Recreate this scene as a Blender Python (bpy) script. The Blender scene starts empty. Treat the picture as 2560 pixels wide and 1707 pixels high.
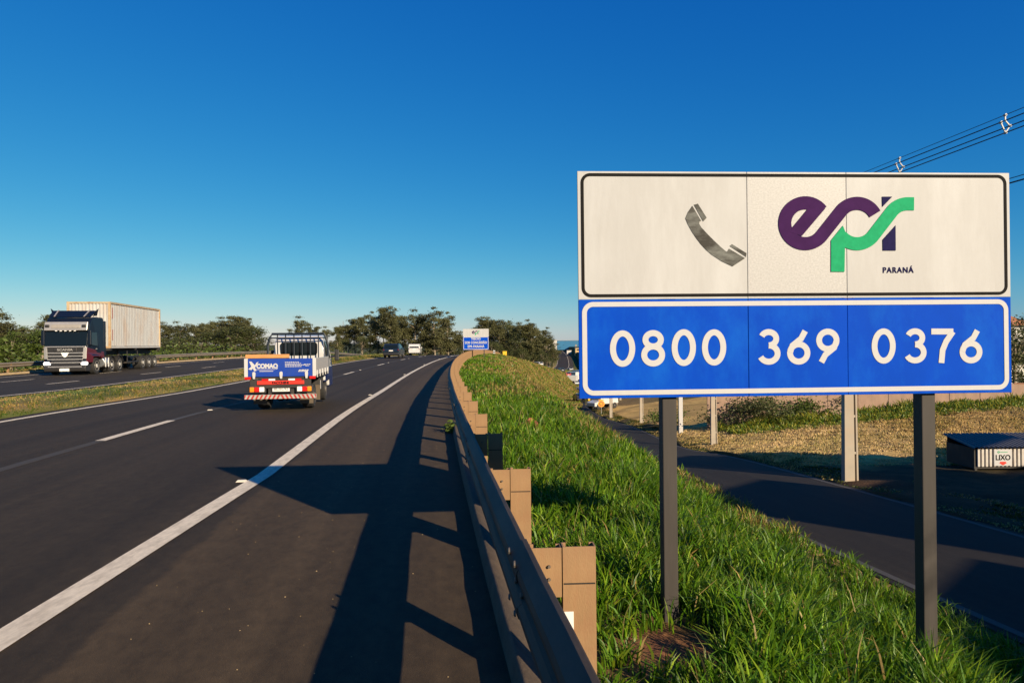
import bpy, math, random
import numpy as np
from mathutils import Matrix, Vector

random.seed(7)
RNG = np.random.default_rng(7)
SC = bpy.context.scene
COL = SC.collection
PI = math.pi

# ------------------------------------------------------------------ camera, sky, sun, exposure
cam_data = bpy.data.cameras.new('camera')
cam = bpy.data.objects.new('camera', cam_data)
COL.objects.link(cam)
cam_data.sensor_width = 36.0
cam_data.lens = 24.0
cam_data.clip_start = 0.05
cam_data.clip_end = 20000
EYE = 1.70
cam.matrix_world = (Matrix.Translation((0, 0, EYE)) @ Matrix.Rotation(math.radians(90.15), 4, 'X')
                    @ Matrix.Rotation(-0.010, 4, 'Z'))
SC.camera = cam

SUN_DIR = Vector((0.654 * 0.931, -0.756 * 0.931, 0.365)).normalized()
world = bpy.data.worlds.new('World')
SC.world = world
world.use_nodes = True
wn, wl = world.node_tree.nodes, world.node_tree.links
wn.clear()
sky = wn.new('ShaderNodeTexSky')
sky.sky_type = 'NISHITA'
sky.sun_disc = False
sky.sun_elevation = math.asin(SUN_DIR.z)
sky.sun_rotation = math.atan2(SUN_DIR.x, SUN_DIR.y)
sky.altitude = 700
sky.air_density = 1.0
sky.dust_density = 0.25
sky.ozone_density = 2.2
hs = wn.new('ShaderNodeHueSaturation')
hs.inputs['Saturation'].default_value = 1.12
# deep, polarised looking sky: one response curve per channel, the same all round the horizon
STR = 0.10
sep = wn.new('ShaderNodeSeparateColor')
com = wn.new('ShaderNodeCombineColor')
wl.new(hs.outputs[0], sep.inputs[0])
for ch, (t, g, A) in enumerate(((0.58, 1.90, 2.15), (1.0, 0.97, 0.72), (1.12, 0.45, 0.72))):
    last = sep.outputs[ch]
    for op, val in (('MULTIPLY', t * STR), ('POWER', g), ('MULTIPLY', A), ('MINIMUM', 0.9), ('MULTIPLY', 1 / STR)):
        mn = wn.new('ShaderNodeMath')
        mn.operation = op
        wl.new(last, mn.inputs[0])
        mn.inputs[1].default_value = val
        last = mn.outputs[0]
    wl.new(last, com.inputs[ch])
bg = wn.new('ShaderNodeBackground')
bg.inputs['Strength'].default_value = STR / 2 ** 0.7
wo = wn.new('ShaderNodeOutputWorld')
wl.new(sky.outputs[0], hs.inputs['Color'])
wl.new(com.outputs[0], bg.inputs['Color'])
wl.new(bg.outputs[0], wo.inputs['Surface'])

sun_data = bpy.data.lights.new('sun', 'SUN')
sun_data.energy = 5.0
sun_data.angle = math.radians(0.5)
sun_data.color = (1.0, 0.83, 0.60)
sun = bpy.data.objects.new('sun', sun_data)
sun.rotation_euler = SUN_DIR.to_track_quat('Z', 'Y').to_euler()
sun.location = (20, -25, 30)
COL.objects.link(sun)

SC.view_settings.view_transform = 'Standard'
SC.view_settings.look = 'None'
SC.view_settings.gamma = 1
SC.view_settings.exposure = 0.7
SC.render.engine = 'CYCLES'
SC.cycles.max_bounces = 6
SC.cycles.diffuse_bounces = 2
SC.cycles.glossy_bounces = 3
SC.cycles.transparent_max_bounces = 8

# ------------------------------------------------------------------ helpers: materials
def mat(name, c, rough=.6, metal=0.0, var=.12, scale=6.0, bump=0.0, bscale=60.0, dirt_or_glare=None, dirt_or_glare_amt=.5,
        dscale=2.5, stretch=None, spec=.5, coat=0.0, attr=None, emit=None, emit_s=0.0, bdist=.01):
    m = bpy.data.materials.new(name)
    m.use_nodes = True
    nt = m.node_tree
    n, l = nt.nodes, nt.links
    p = n['Principled BSDF']
    p.inputs['Roughness'].default_value = rough
    p.inputs['Metallic'].default_value = metal
    p.inputs['Specular IOR Level'].default_value = spec
    p.inputs['Coat Weight'].default_value = coat
    p.inputs['Coat Roughness'].default_value = .08
    tc = n.new('ShaderNodeTexCoord')
    mp = n.new('ShaderNodeMapping')
    if stretch:
        mp.inputs['Scale'].default_value = stretch
    l.new(tc.outputs['Object'], mp.inputs['Vector'])
    nz = n.new('ShaderNodeTexNoise')
    nz.inputs['Scale'].default_value = scale
    nz.inputs['Detail'].default_value = 6
    nz.inputs['Roughness'].default_value = .65
    l.new(mp.outputs[0], nz.inputs['Vector'])
    mr = n.new('ShaderNodeMapRange')
    mr.inputs['From Min'].default_value = .25
    mr.inputs['From Max'].default_value = .75
    mr.inputs['To Min'].default_value = 1 - var
    mr.inputs['To Max'].default_value = 1 + var
    l.new(nz.outputs['Fac'], mr.inputs['Value'])
    vm = n.new('ShaderNodeVectorMath')
    vm.operation = 'SCALE'
    if attr:
        at_ = n.new('ShaderNodeVertexColor')
        at_.layer_name = attr
        mx = n.new('ShaderNodeMix')
        mx.data_type = 'RGBA'
        mx.blend_type = 'MULTIPLY'
        mx.inputs[0].default_value = 1
        mx.inputs[6].default_value = (*c, 1)
        l.new(at_.outputs[0], mx.inputs[7])
        l.new(mx.outputs[2], vm.inputs[0])
    else:
        vm.inputs[0].default_value = c
    l.new(mr.outputs[0], vm.inputs['Scale'])
    out = vm.outputs[0]
    if dirt_or_glare:
        nd = n.new('ShaderNodeTexNoise')
        nd.inputs['Scale'].default_value = dscale
        nd.inputs['Detail'].default_value = 8
        nd.inputs['Roughness'].default_value = .7
        l.new(mp.outputs[0], nd.inputs['Vector'])
        dr = n.new('ShaderNodeMapRange')
        dr.inputs['From Min'].default_value = .46
        dr.inputs['From Max'].default_value = .68
        dr.inputs['To Max'].default_value = dirt_or_glare_amt
        l.new(nd.outputs['Fac'], dr.inputs['Value'])
        mx2 = n.new('ShaderNodeMix')
        mx2.data_type = 'RGBA'
        l.new(dr.outputs[0], mx2.inputs[0])
        l.new(out, mx2.inputs[6])
        mx2.inputs[7].default_value = (*dirt_or_glare, 1)
        out = mx2.outputs[2]
    l.new(out, p.inputs['Base Color'])
    if bump:
        nb = n.new('ShaderNodeTexNoise')
        nb.inputs['Scale'].default_value = bscale
        nb.inputs['Detail'].default_value = 4
        l.new(mp.outputs[0], nb.inputs['Vector'])
        b = n.new('ShaderNodeBump')
        b.inputs['Strength'].default_value = bump
        b.inputs['Distance'].default_value = bdist
        l.new(nb.outputs['Fac'], b.inputs['Height'])
        l.new(b.outputs[0], p.inputs['Normal'])
    if emit:
        p.inputs['Emission Color'].default_value = (*emit, 1)
        p.inputs['Emission Strength'].default_value = emit_s
    return m

def leaf_mat(name, c, trans=.35, var=.35, scale=.5, attr=None, rough=.55):
    m = bpy.data.materials.new(name)
    m.use_nodes = True
    nt = m.node_tree
    n, l = nt.nodes, nt.links
    p = n['Principled BSDF']
    p.inputs['Roughness'].default_value = rough
    p.inputs['Specular IOR Level'].default_value = .3
    tc = n.new('ShaderNodeTexCoord')
    nz = n.new('ShaderNodeTexNoise')
    nz.inputs['Scale'].default_value = scale
    nz.inputs['Detail'].default_value = 4
    oi = n.new('ShaderNodeObjectInfo')
    ad = n.new('ShaderNodeVectorMath')
    ad.operation = 'ADD'
    l.new(tc.outputs['Object'], ad.inputs[0])
    l.new(oi.outputs['Location'], ad.inputs[1])
    l.new(ad.outputs[0], nz.inputs['Vector'])
    mr = n.new('ShaderNodeMapRange')
    mr.inputs['From Min'].default_value = .3
    mr.inputs['From Max'].default_value = .7
    mr.inputs['To Min'].default_value = 1 - var
    mr.inputs['To Max'].default_value = 1 + var
    l.new(nz.outputs['Fac'], mr.inputs['Value'])
    vm = n.new('ShaderNodeVectorMath')
    vm.operation = 'SCALE'
    l.new(mr.outputs[0], vm.inputs['Scale'])
    if attr:
        at_ = n.new('ShaderNodeVertexColor')
        at_.layer_name = attr
        l.new(at_.outputs[0], vm.inputs[0])
    else:
        vm.inputs[0].default_value = c
    l.new(vm.outputs[0], p.inputs['Base Color'])
    tr = n.new('ShaderNodeBsdfTranslucent')
    l.new(vm.outputs[0], tr.inputs['Color'])
    ms = n.new('ShaderNodeMixShader')
    ms.inputs[0].default_value = trans
    l.new(p.outputs[0], ms.inputs[1])
    l.new(tr.outputs[0], ms.inputs[2])
    l.new(ms.outputs[0], n['Material Output'].inputs['Surface'])
    return m

# ------------------------------------------------------------------ helpers: meshes and objects
class MB:
    def __init__(s):
        s.v, s.f = [], []
    def add(s, vs, fs):
        o = len(s.v)
        s.v += [tuple(map(float, q)) for q in vs]
        s.f += [tuple(i + o for i in q) for q in fs]
        return s
    def box(s, x0, x1, y0, y1, z0, z1):
        return s.add([(x0, y0, z0), (x1, y0, z0), (x1, y1, z0), (x0, y1, z0),
                      (x0, y0, z1), (x1, y0, z1), (x1, y1, z1), (x0, y1, z1)],
                     [(0, 3, 2, 1), (4, 5, 6, 7), (0, 1, 5, 4), (1, 2, 6, 5), (2, 3, 7, 6), (3, 0, 4, 7)])
    def loft(s, rings, caps=True, closed=True):
        n = len(rings[0])
        fs = []
        for k in range(len(rings) - 1):
            for i in range(n if closed else n - 1):
                j = (i + 1) % n
                fs.append((k * n + i, k * n + j, (k + 1) * n + j, (k + 1) * n + i))
        if caps and closed:
            fs.append(tuple(reversed(range(n))))
            fs.append(tuple((len(rings) - 1) * n + i for i in range(n)))
        return s.add([p for r in rings for p in r], fs)
    def tube(s, pts, rad, n=8, caps=True):
        pts = [Vector(p) for p in pts]
        rr = rad if hasattr(rad, '__len__') else [rad] * len(pts)
        rings = []
        for i, p in enumerate(pts):
            d = (pts[min(i + 1, len(pts) - 1)] - pts[max(i - 1, 0)]).normalized()
            a = Vector((0, 0, 1)) if abs(d.z) < .9 else Vector((1, 0, 0))
            u = d.cross(a).normalized()
            w = d.cross(u)
            rings.append([tuple(p + (u * math.cos(t) + w * math.sin(t)) * rr[i])
                          for t in [2 * PI * k / n for k in range(n)]])
        return s.loft(rings, caps)
    def bar(s, a, b, w, h=None):
        a, b = Vector(a), Vector(b)
        h = h or w
        d = (b - a).normalized()
        up = Vector((0, 0, 1)) if abs(d.z) < .95 else Vector((0, 1, 0))
        u = d.cross(up).normalized() * (w / 2)
        q = u.cross(d).normalized() * (h / 2)
        return s.loft([[tuple(p + i * u + j * q) for i, j in ((-1, -1), (1, -1), (1, 1), (-1, 1))] for p in (a, b)])
    def cylx(s, cx, cy, cz, r, w, n=20):      # axis along x
        return s.loft([[(x, cy + r * math.cos(t), cz + r * math.sin(t)) for t in [2 * PI * k / n for k in range(n)]]
                       for x in (cx - w / 2, cx + w / 2)])
    def lathe_x(s, prof, cy, cz, n=20):       # prof: list of (x, r)
        return s.loft([[(x, cy + r * math.cos(t), cz + r * math.sin(t)) for t in [2 * PI * k / n for k in range(n)]]
                       for x, r in prof])
    def prism(s, poly, y0, y1):               # poly in (x, z), extruded along y
        n = len(poly)
        vs = [(x, y0, z) for x, z in poly] + [(x, y1, z) for x, z in poly]
        fs = [tuple(range(n)), tuple(reversed(range(n, 2 * n)))]
        fs += [(i, i + n, (i + 1) % n + n, (i + 1) % n) for i in range(n)]
        return s.add(vs, fs)
    def body(s, prof, hw):                    # prof: closed list of (y, z); hw(y, z) half width
        n = len(prof)
        vs = [(-hw(y, z), y, z) for y, z in prof] + [(hw(y, z), y, z) for y, z in prof]
        fs = [tuple(range(n)), tuple(reversed(range(n, 2 * n)))]
        fs += [((i + 1) % n, i, i + n, (i + 1) % n + n) for i in range(n)]
        return s.add(vs, fs)
    def ribbon(s, pts, w, y0, y1, closed=False):   # flat stroke in the (x, z) plane
        P = np.array(pts, float)
        n = len(P)
        rings = []
        for i in range(n):
            a = P[(i - 1) % n] if (closed or i > 0) else P[i]
            b = P[(i + 1) % n] if (closed or i < n - 1) else P[i]
            d = b - a
            d = d / (np.hypot(*d) + 1e-9)
            nx = np.array([-d[1], d[0]]) * w / 2
            L, R = P[i] + nx, P[i] - nx
            rings.append([(L[0], y0, L[1]), (R[0], y0, R[1]), (R[0], y1, R[1]), (L[0], y1, L[1])])
        if closed:
            rings.append(rings[0])
        return s.loft(rings, caps=not closed)
    def mesh(s, name, m, smooth=False):
        me = bpy.data.meshes.new(name)
        me.from_pydata(s.v, [], s.f)
        if m:
            me.materials.append(m)
        if smooth:
            me.polygons.foreach_set('use_smooth', [True] * len(me.polygons))
        me.update()
        return me
    def build(s, name, m, parent=None, smooth=False, bev=0, seg=2, loc=None, fix=True):
        me = s.mesh(name, m, smooth)
        if fix:
            import bmesh
            bm = bmesh.new()
            bm.from_mesh(me)
            bmesh.ops.recalc_face_normals(bm, faces=bm.faces)
            bm.to_mesh(me)
            bm.free()
        return link(name, me, parent, bev, seg, loc, smooth)

def link(name, data, parent=None, bev=0, seg=2, loc=None, smooth=False):
    o = bpy.data.objects.new(name, data)
    COL.objects.link(o)
    if parent:
        o.parent = parent
    if loc:
        o.location = loc
    if bev:
        b = o.modifiers.new('bevel', 'BEVEL')
        b.width = bev
        b.segments = seg
        b.limit_method = 'ANGLE'
        b.angle_limit = math.radians(35)
    return o

def tag(o, label=None, cat=None, group=None, kind=None):
    if label: o['label'] = label
    if cat: o['category'] = cat
    if group: o['group'] = group
    if kind: o['kind'] = kind
    return o

def empty(name, loc=(0, 0, 0), rz=0.0, label=None, cat=None, group=None):
    o = bpy.data.objects.new(name, None)
    COL.objects.link(o)
    o.empty_display_size = .2
    o.location = loc
    o.rotation_euler = (0, 0, rz)
    return tag(o, label, cat, group)

def copy_tree(o, parent=None):
    c = o.copy()
    COL.objects.link(c)
    c.parent = parent
    for ch in [x for x in list(o.children)]:
        copy_tree(ch, c)
    return c

def text_mesh(name, txt, m, size, depth, parent, loc, rot=(PI / 2, 0, 0), align='LEFT', bold=0.0, sx=1.0, space=1.0):
    cu = bpy.data.curves.new(name + '_curve', 'FONT')
    cu.body = txt
    cu.size = size
    cu.extrude = depth / 2
    cu.align_x = align
    cu.offset = bold
    cu.space_character = space
    t = bpy.data.objects.new('tmp_text', cu)
    COL.objects.link(t)
    dg = bpy.context.evaluated_depsgraph_get()
    me = bpy.data.meshes.new_from_object(t.evaluated_get(dg))
    bpy.data.objects.remove(t)
    bpy.data.curves.remove(cu)
    me.materials.clear()
    me.materials.append(m)
    o = link(name, me, parent)
    o.location = loc
    o.rotation_euler = rot
    o.scale = (sx, 1, 1)
    return o

def np_mesh(name, V, F, m, smooth=False, col=None, colname='tint'):
    me = bpy.data.meshes.new(name)
    k = F.shape[1]
    me.vertices.add(len(V))
    me.vertices.foreach_set('co', V.astype(np.float32).ravel())
    me.loops.add(F.size)
    me.loops.foreach_set('vertex_index', F.astype(np.int32).ravel())
    me.polygons.add(len(F))
    me.polygons.foreach_set('loop_start', (np.arange(len(F)) * k).astype(np.int32))
    me.polygons.foreach_set('loop_total', np.full(len(F), k, np.int32))
    if smooth:
        me.polygons.foreach_set('use_smooth', np.ones(len(F), bool))
    if col is not None:
        a = me.color_attributes.new(colname, 'FLOAT_COLOR', 'POINT')
        c4 = np.ones((len(V), 4), np.float32)
        c4[:, :3] = col
        a.data.foreach_set('color', c4.ravel())
    me.update(calc_edges=True)
    me.validate()
    if m:
        me.materials.append(m)
    return me

# ------------------------------------------------------------------ the lie of the land
def herm(xk, yk, x):
    xk, yk = np.asarray(xk, float), np.asarray(yk, float)
    x = np.clip(np.asarray(x, float), xk[0], xk[-1])
    d = np.diff(yk) / np.diff(xk)
    mk = np.zeros_like(yk)
    mk[1:-1] = np.where(d[:-1] * d[1:] > 0, 2 * d[:-1] * d[1:] / np.where(d[:-1] + d[1:] == 0, 1, d[:-1] + d[1:]), 0)
    mk[0], mk[-1] = d[0], d[-1]
    i = np.clip(np.searchsorted(xk, x) - 1, 0, len(xk) - 2)
    h = xk[i + 1] - xk[i]
    t = (x - xk[i]) / h
    return ((2 * t**3 - 3 * t**2 + 1) * yk[i] + (t**3 - 2 * t**2 + t) * h * mk[i]
            + (-2 * t**3 + 3 * t**2) * yk[i + 1] + (t**3 - t**2) * h * mk[i + 1])

_q = np.arange(-60, 191, 10.0)
XK = np.concatenate([_q, [230, 263, 330, 450, 650, 1000, 1600, 3000, 6000]])
XV = np.concatenate([.45 - .13 * _q + .0008 * _q**2, [11.6, 17.2, 27, 40, 52, 60, 66, 70, 70]])
XQ = lambda Y: np.where(np.asarray(Y) < 185, .45 - .13 * np.asarray(Y) + .0008 * np.asarray(Y)**2, herm(XK, XV, Y))
XR = lambda Y: XQ(Y)                                        # rail line of the near carriageway
ZR = lambda Y: herm([-60, 15, 28, 45, 70, 85, 100, 120, 140, 170, 263, 400, 600, 900, 1500, 6000],
                    [0, 0, -.10, -.03, .14, .17, .08, -.4, -1.2, -2.9, -9, -13, -8.5, -4, -2, 2], Y)
ZL = lambda Y: herm([-60, 0, 10, 22, 30, 45, 72, 90, 130, 200, 300, 450, 700, 1000, 2000, 6000],
                    [-1.7, -1.75, -2.1, -2.7, -3.4, -5.3, -7, -8.2, -9.6, -12, -13.5, -10, -2.5, -1.5, 0, 6], Y)
FO = lambda Y: herm([-60, 0, 10, 20, 30, 45, 72, 100, 140, 200, 300, 6000],
                    [9.6, 9.2, 9.1, 9.25, 10.2, 12.8, 14.5, 14.3, 14, 16, 22, 30], Y)
LZ = lambda Y: herm([-60, 60, 120, 200, 350, 600, 1000, 2000, 6000], [-.8, -.8, -1, -2.2, -6, -5, -2, 0, 8], Y)
CR = lambda Y: np.clip(3.0 + .036 * np.asarray(Y, float), 2.4, 4.55)

def gh(s, Y):
    s, Y = np.broadcast_arrays(np.asarray(s, float), np.asarray(Y, float))
    zr, zl, f, c, lz = ZR(Y), ZL(Y), FO(Y), CR(Y), LZ(Y)
    t1 = np.clip((s - .3) / (c - .3), 0, 1)
    drop = herm([-60, 6, 9, 14, 22, 60, 6000], [.72, .72, .64, .48, .38, .75, .75], Y)
    z = zr - .02 - drop * t1**2
    foot = np.clip(c + (zr - .02 - drop - zl) / .85, c + .8, np.maximum(f - 2.5, c + .9))
    t2 = np.clip((s - c) / (foot - c), 0, 1)
    t2 = t2 * t2 * (3 - 2 * t2) * .5 + t2 * .5
    z = np.where(s > c, (zr - .02 - drop) * (1 - t2) + zl * t2, z)
    rise = np.clip(s - f - 3, 0, 24) * .095 * np.clip((Y - 25) / 25, 0, 1) * np.clip((260 - Y) / 120, 0, 1)
    z = z + np.where(s > f, rise, 0)
    z = np.where(np.abs(s - f) < 2.3, z - .03, z)
    z = np.where(s < .3, zr - .03, z)
    m = np.clip((-10.9 - s) / 3.3, 0, 1)
    z = np.where(s < -10.9, zr + .02 + .17 * m + .10 * np.sin(PI * m), z)
    o = np.clip((-14.2 - s) / 13.4, 0, 1)
    z = np.where(s < -14.2, zr + .2 - .1 * o - .03, z)
    z = np.where(s < -27.6, zr + .12, z)
    t3 = np.clip((-29.0 - s) / 14, 0, 1)
    t3 = t3 * t3 * (3 - 2 * t3)
    z = np.where(s < -29.0, (zr + .12) * (1 - t3) + lz * t3, z)
    return z

def hz(X, Y):
    return float(gh(X - float(XR(Y)), Y))
def at(s, Y, dz=0.0):
    return (float(s + XR(Y)), float(Y), float(gh(s, Y)) + dz)
def road_z(s, Y):
    z = float(ZR(Y))
    if s < -14: z += .2 - .1 * min(1, (-14.2 - s) / 13.4)
    return z
def head(Y):
    return -math.atan(float(XR(Y + .5) - XR(Y - .5)))

rows = np.unique(np.concatenate([np.arange(-40, 0, 2.5), np.arange(0, 40, .5), np.arange(40, 130, 1.5),
                                 np.arange(130, 300, 5), np.arange(300, 1000, 25), [1000, 1200, 1500, 2000, 2600, 3300, 4200, 5500]]))
Yc = rows[:, None]
ones = np.ones_like(Yc)
c_, f_ = CR(Yc), FO(Yc)
zr_, zl_ = ZR(Yc), ZL(Yc)
drop_ = herm([-60, 6, 9, 14, 22, 60, 6000], [.72, .72, .64, .48, .38, .75, .75], Yc)
foot_ = np.clip(c_ + (zr_ - .02 - drop_ - zl_) / .85, c_ + .8, np.maximum(f_ - 2.5, c_ + .9))
cols = [k * ones for k in (-3000, -1500, -800, -400, -250, -160, -110, -80, -64, -54, -47, -43, -40, -37, -34, -31, -29.01, -28.3,
                           -27.61, -27.59, -21, -14.21, -14.19, -13.4, -12.6, -11.7, -10.91, -10.89, -6.5, -2.6, .295, .305)]
cols += [.305 + (c_ - .305) * k / 10 for k in range(1, 11)]
cols += [c_ + (foot_ - c_) * k / 10 for k in range(1, 11)]
cols += [f_ - 2.31, f_ - 2.29, f_, f_ + 2.29, f_ + 2.31, f_ + 3.0]
cols += [f_ + k for k in (4, 5, 6, 7.5, 9, 11, 13, 15, 18, 21, 24, 27, 32, 40, 52, 70, 100, 150, 250, 450, 900, 1800, 3000)]
S = np.concatenate(cols, 1)
for k in range(1, S.shape[1]):
    S[:, k] = np.maximum(S[:, k], S[:, k - 1] + .002)
NR, NC = S.shape
Yg = np.repeat(Yc, NC, 1)
Zg = gh(S, Yg)
field = (S > f_ + 2.3)
Zg = Zg + np.where(field & (S < f_ + 40), .09 * np.sin(S * 2.1 + Yg * .9) * np.sin(Yg * 1.3 - S * .4) + .07 * np.sin(S * .9 - Yg * .5), 0)
Xg = S + XR(Yg)
V = np.stack([Xg, Yg, Zg], -1).reshape(-1, 3)
ii = (np.arange(NR - 1)[:, None] * NC + np.arange(NC - 1)[None]).ravel()
F = np.stack([ii, ii + 1, ii + NC + 1, ii + NC], 1)
def vnoise(x, y, seed=0):
    a = np.sin(x * 1.3 + seed) * np.cos(y * 1.7 - seed * 2) + .6 * np.sin(x * 3.1 - y * 2.3 + seed * 3) + .4 * np.cos(x * 5.7 + y * 4.9 + seed)
    return a / 2
GREEN, OLIVE, DRY, SOIL, STRAW = (np.array(q) for q in ((.050, .075, .016), (.085, .085, .025), (.27, .185, .075),
                                                      (.17, .070, .035), (.60, .385, .125)))
C = np.zeros((NR, NC, 3)) + OLIVE
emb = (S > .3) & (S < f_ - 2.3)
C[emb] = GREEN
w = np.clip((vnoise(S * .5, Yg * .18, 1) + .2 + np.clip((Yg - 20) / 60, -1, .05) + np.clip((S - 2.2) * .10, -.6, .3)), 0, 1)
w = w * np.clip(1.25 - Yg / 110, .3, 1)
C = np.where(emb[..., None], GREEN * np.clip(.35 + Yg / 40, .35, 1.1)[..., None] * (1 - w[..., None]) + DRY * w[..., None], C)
bare = np.clip(1.3 * np.exp(-(((S - .90) / .36)**2 + ((Yg - 3.8) / .36)**2)) + np.exp(-(((S - 1.6) / .5)**2 + ((Yg - 14.6) / .4)**2)), 0, 1)
C = C * (1 - bare[..., None]) + SOIL * bare[..., None]
med = (S > -14.2) & (S < -10.9)
w = np.clip(.45 + vnoise(S * 1.1, Yg * .35, 4), 0, 1)
C = np.where(med[..., None], GREEN * 1.3 * (1 - w[..., None]) + DRY * w[..., None], C)
w = np.clip(.85 + .5 * vnoise(S * .35, Yg * .3, 9), 0, 1)
dryf = (S > f_ + 4.2) & (S < f_ + 26) & (Yg < 110)
C = np.where(dryf[..., None], OLIVE * (1 - w[..., None]) + STRAW * w[..., None], C)
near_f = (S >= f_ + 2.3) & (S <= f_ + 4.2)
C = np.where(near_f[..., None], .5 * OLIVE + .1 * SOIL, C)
painted_shade = np.clip((29 + 6 * vnoise(S * .3, Yg * .2, 5) - Yg) / 5, 0, 1) * (S > f_ + 2.3) * (S < f_ + 60)  # deepens the shade on the near field by darkening the ground colour
C = C * (1 - painted_shade[..., None]) + np.array((.045, .036, .018)) * painted_shade[..., None]
verge = (S < -27.6) & (S > -29.3)
C = np.where(verge[..., None], STRAW * .95, C)
far = (Yg > 110) & (S > .3)
w = np.clip(.5 + vnoise(S * .05, Yg * .03, 2), 0, 1)
C = np.where(far[..., None] & ~emb[..., None], GREEN * 1.2 * (1 - w[..., None]) + DRY * w[..., None] * .8, C)
C = np.where(((S < -60) | (Yg > 1200))[..., None], np.array((.07, .09, .04)), C)
M_ground = mat('ground_grass_and_soil', (1, 1, 1), rough=.95, var=.35, scale=1.4, bump=.7, bscale=14, attr='tint', dirt_or_glare=tuple(SOIL), dirt_or_glare_amt=.45, dscale=.35, spec=.1, bdist=.05)
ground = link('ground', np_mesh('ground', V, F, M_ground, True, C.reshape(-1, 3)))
tag(ground, kind='structure')

# ---- carriageways, shoulder and frontage road
def asphalt(name, lane=(.0340, .0235, .0125), shoulder=(.0560, .0370, .0180), sh_from=-2.45):
    m = bpy.data.materials.new(name)
    m.use_nodes = True
    n, l = m.node_tree.nodes, m.node_tree.links
    p = n['Principled BSDF']
    p.inputs['Roughness'].default_value = .85
    p.inputs['Specular IOR Level'].default_value = .25
    uv = n.new('ShaderNodeUVMap'); uv.uv_map = 'UVMap'
    sx = n.new('ShaderNodeSeparateXYZ'); l.new(uv.outputs[0], sx.inputs[0])
    def noise(scale, sc=(1, 1, 1), det=5, rough=.6):
        mp = n.new('ShaderNodeMapping'); mp.inputs['Scale'].default_value = sc
        l.new(uv.outputs[0], mp.inputs[0])
        z = n.new('ShaderNodeTexNoise'); z.inputs['Scale'].default_value = scale; z.inputs['Detail'].default_value = det
        z.inputs['Roughness'].default_value = rough
        l.new(mp.outputs[0], z.inputs['Vector'])
        return z.outputs['Fac']
    def rng(v, a, b, c, d):
        r = n.new('ShaderNodeMapRange')
        for k, q in zip(('From Min', 'From Max', 'To Min', 'To Max'), (a, b, c, d)):
            r.inputs[k].default_value = q
        l.new(v, r.inputs['Value']); return r.outputs[0]
    def math_(op, a, b):
        r = n.new('ShaderNodeMath'); r.operation = op
        for k, q in ((0, a), (1, b)):
            if isinstance(q, (int, float)): r.inputs[k].default_value = q
            else: l.new(q, r.inputs[k])
        return r.outputs[0]
    e = math_('ADD', sx.outputs[0], rng(noise(1.5), .3, .7, -.05, .05))
    fac = rng(e, sh_from - .03, sh_from + .03, 0, 1)
    mx = n.new('ShaderNodeMix'); mx.data_type = 'RGBA'
    l.new(fac, mx.inputs[0]); mx.inputs[6].default_value = (*lane, 1); mx.inputs[7].default_value = (*shoulder, 1)
    # worn wheel paths and long streaks along the lane, coarse chippings
    wheel = rng(noise(1.0, (1.6, .012, 1), 3), .35, .65, .70, 1.22)
    patch = rng(noise(.35, (1, .4, 1)), .3, .7, .85, 1.15)
    chip = rng(noise(160, (1, 1, 1), 2, .8), .3, .7, .62, 1.38)
    mott = rng(noise(9, (1, .6, 1), 6, .75), .32, .68, .72, 1.28)
    stone = rng(noise(75, (1, 1, 1), 2, .6), .66, .74, 1.0, 2.1)
    k = math_('MULTIPLY', math_('MULTIPLY', wheel, patch), chip)
    k = math_('MULTIPLY', math_('MULTIPLY', k, mott), stone)
    vm = n.new('ShaderNodeVectorMath'); vm.operation = 'SCALE'
    l.new(mx.outputs[2], vm.inputs[0]); l.new(k, vm.inputs['Scale'])
    # a few reddish dust streaks
    mx2 = n.new('ShaderNodeMix'); mx2.data_type = 'RGBA'
    l.new(rng(noise(1.2, (1.0, .16, 1), 8, .75), .60, .74, 0, .45), mx2.inputs[0])
    l.new(vm.outputs[0], mx2.inputs[6]); mx2.inputs[7].default_value = (.085, .055, .032, 1)
    l.new(mx2.outputs[2], p.inputs['Base Color'])
    b = n.new('ShaderNodeBump'); b.inputs['Strength'].default_value = .55; b.inputs['Distance'].default_value = .006
    l.new(noise(120, (1, 1, 1), 3, .7), b.inputs['Height']); l.new(b.outputs[0], p.inputs['Normal'])
    return m

def strip(name, m, ss, ys, zf, parent=None, smooth=True, kind=True):
    ys = np.asarray(ys, float)
    n = len(ss)
    Sx = np.stack([np.full_like(ys, q) if not callable(q) else q(ys) for q in ss], 1)
    Yy = np.repeat(ys[:, None], n, 1)
    Zz = zf(Sx, Yy)
    Vv = np.stack([Sx + XR(Yy), Yy, Zz], -1).reshape(-1, 3)
    i = (np.arange(len(ys) - 1)[:, None] * n + np.arange(n - 1)[None]).ravel()
    Ff = np.stack([i, i + 1, i + n + 1, i + n], 1)
    me = np_mesh(name, Vv, Ff, m, smooth)
    u = me.uv_layers.new(name='UVMap')
    li = np.empty(len(me.loops), np.int32)
    me.loops.foreach_get('vertex_index', li)
    uvs = np.stack([Sx.ravel(), Yy.ravel()], 1)[li]
    u.data.foreach_set('uv', uvs.astype(np.float32).ravel())
    o = link(name, me, parent)
    if kind: tag(o, kind='structure')
    return o

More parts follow.
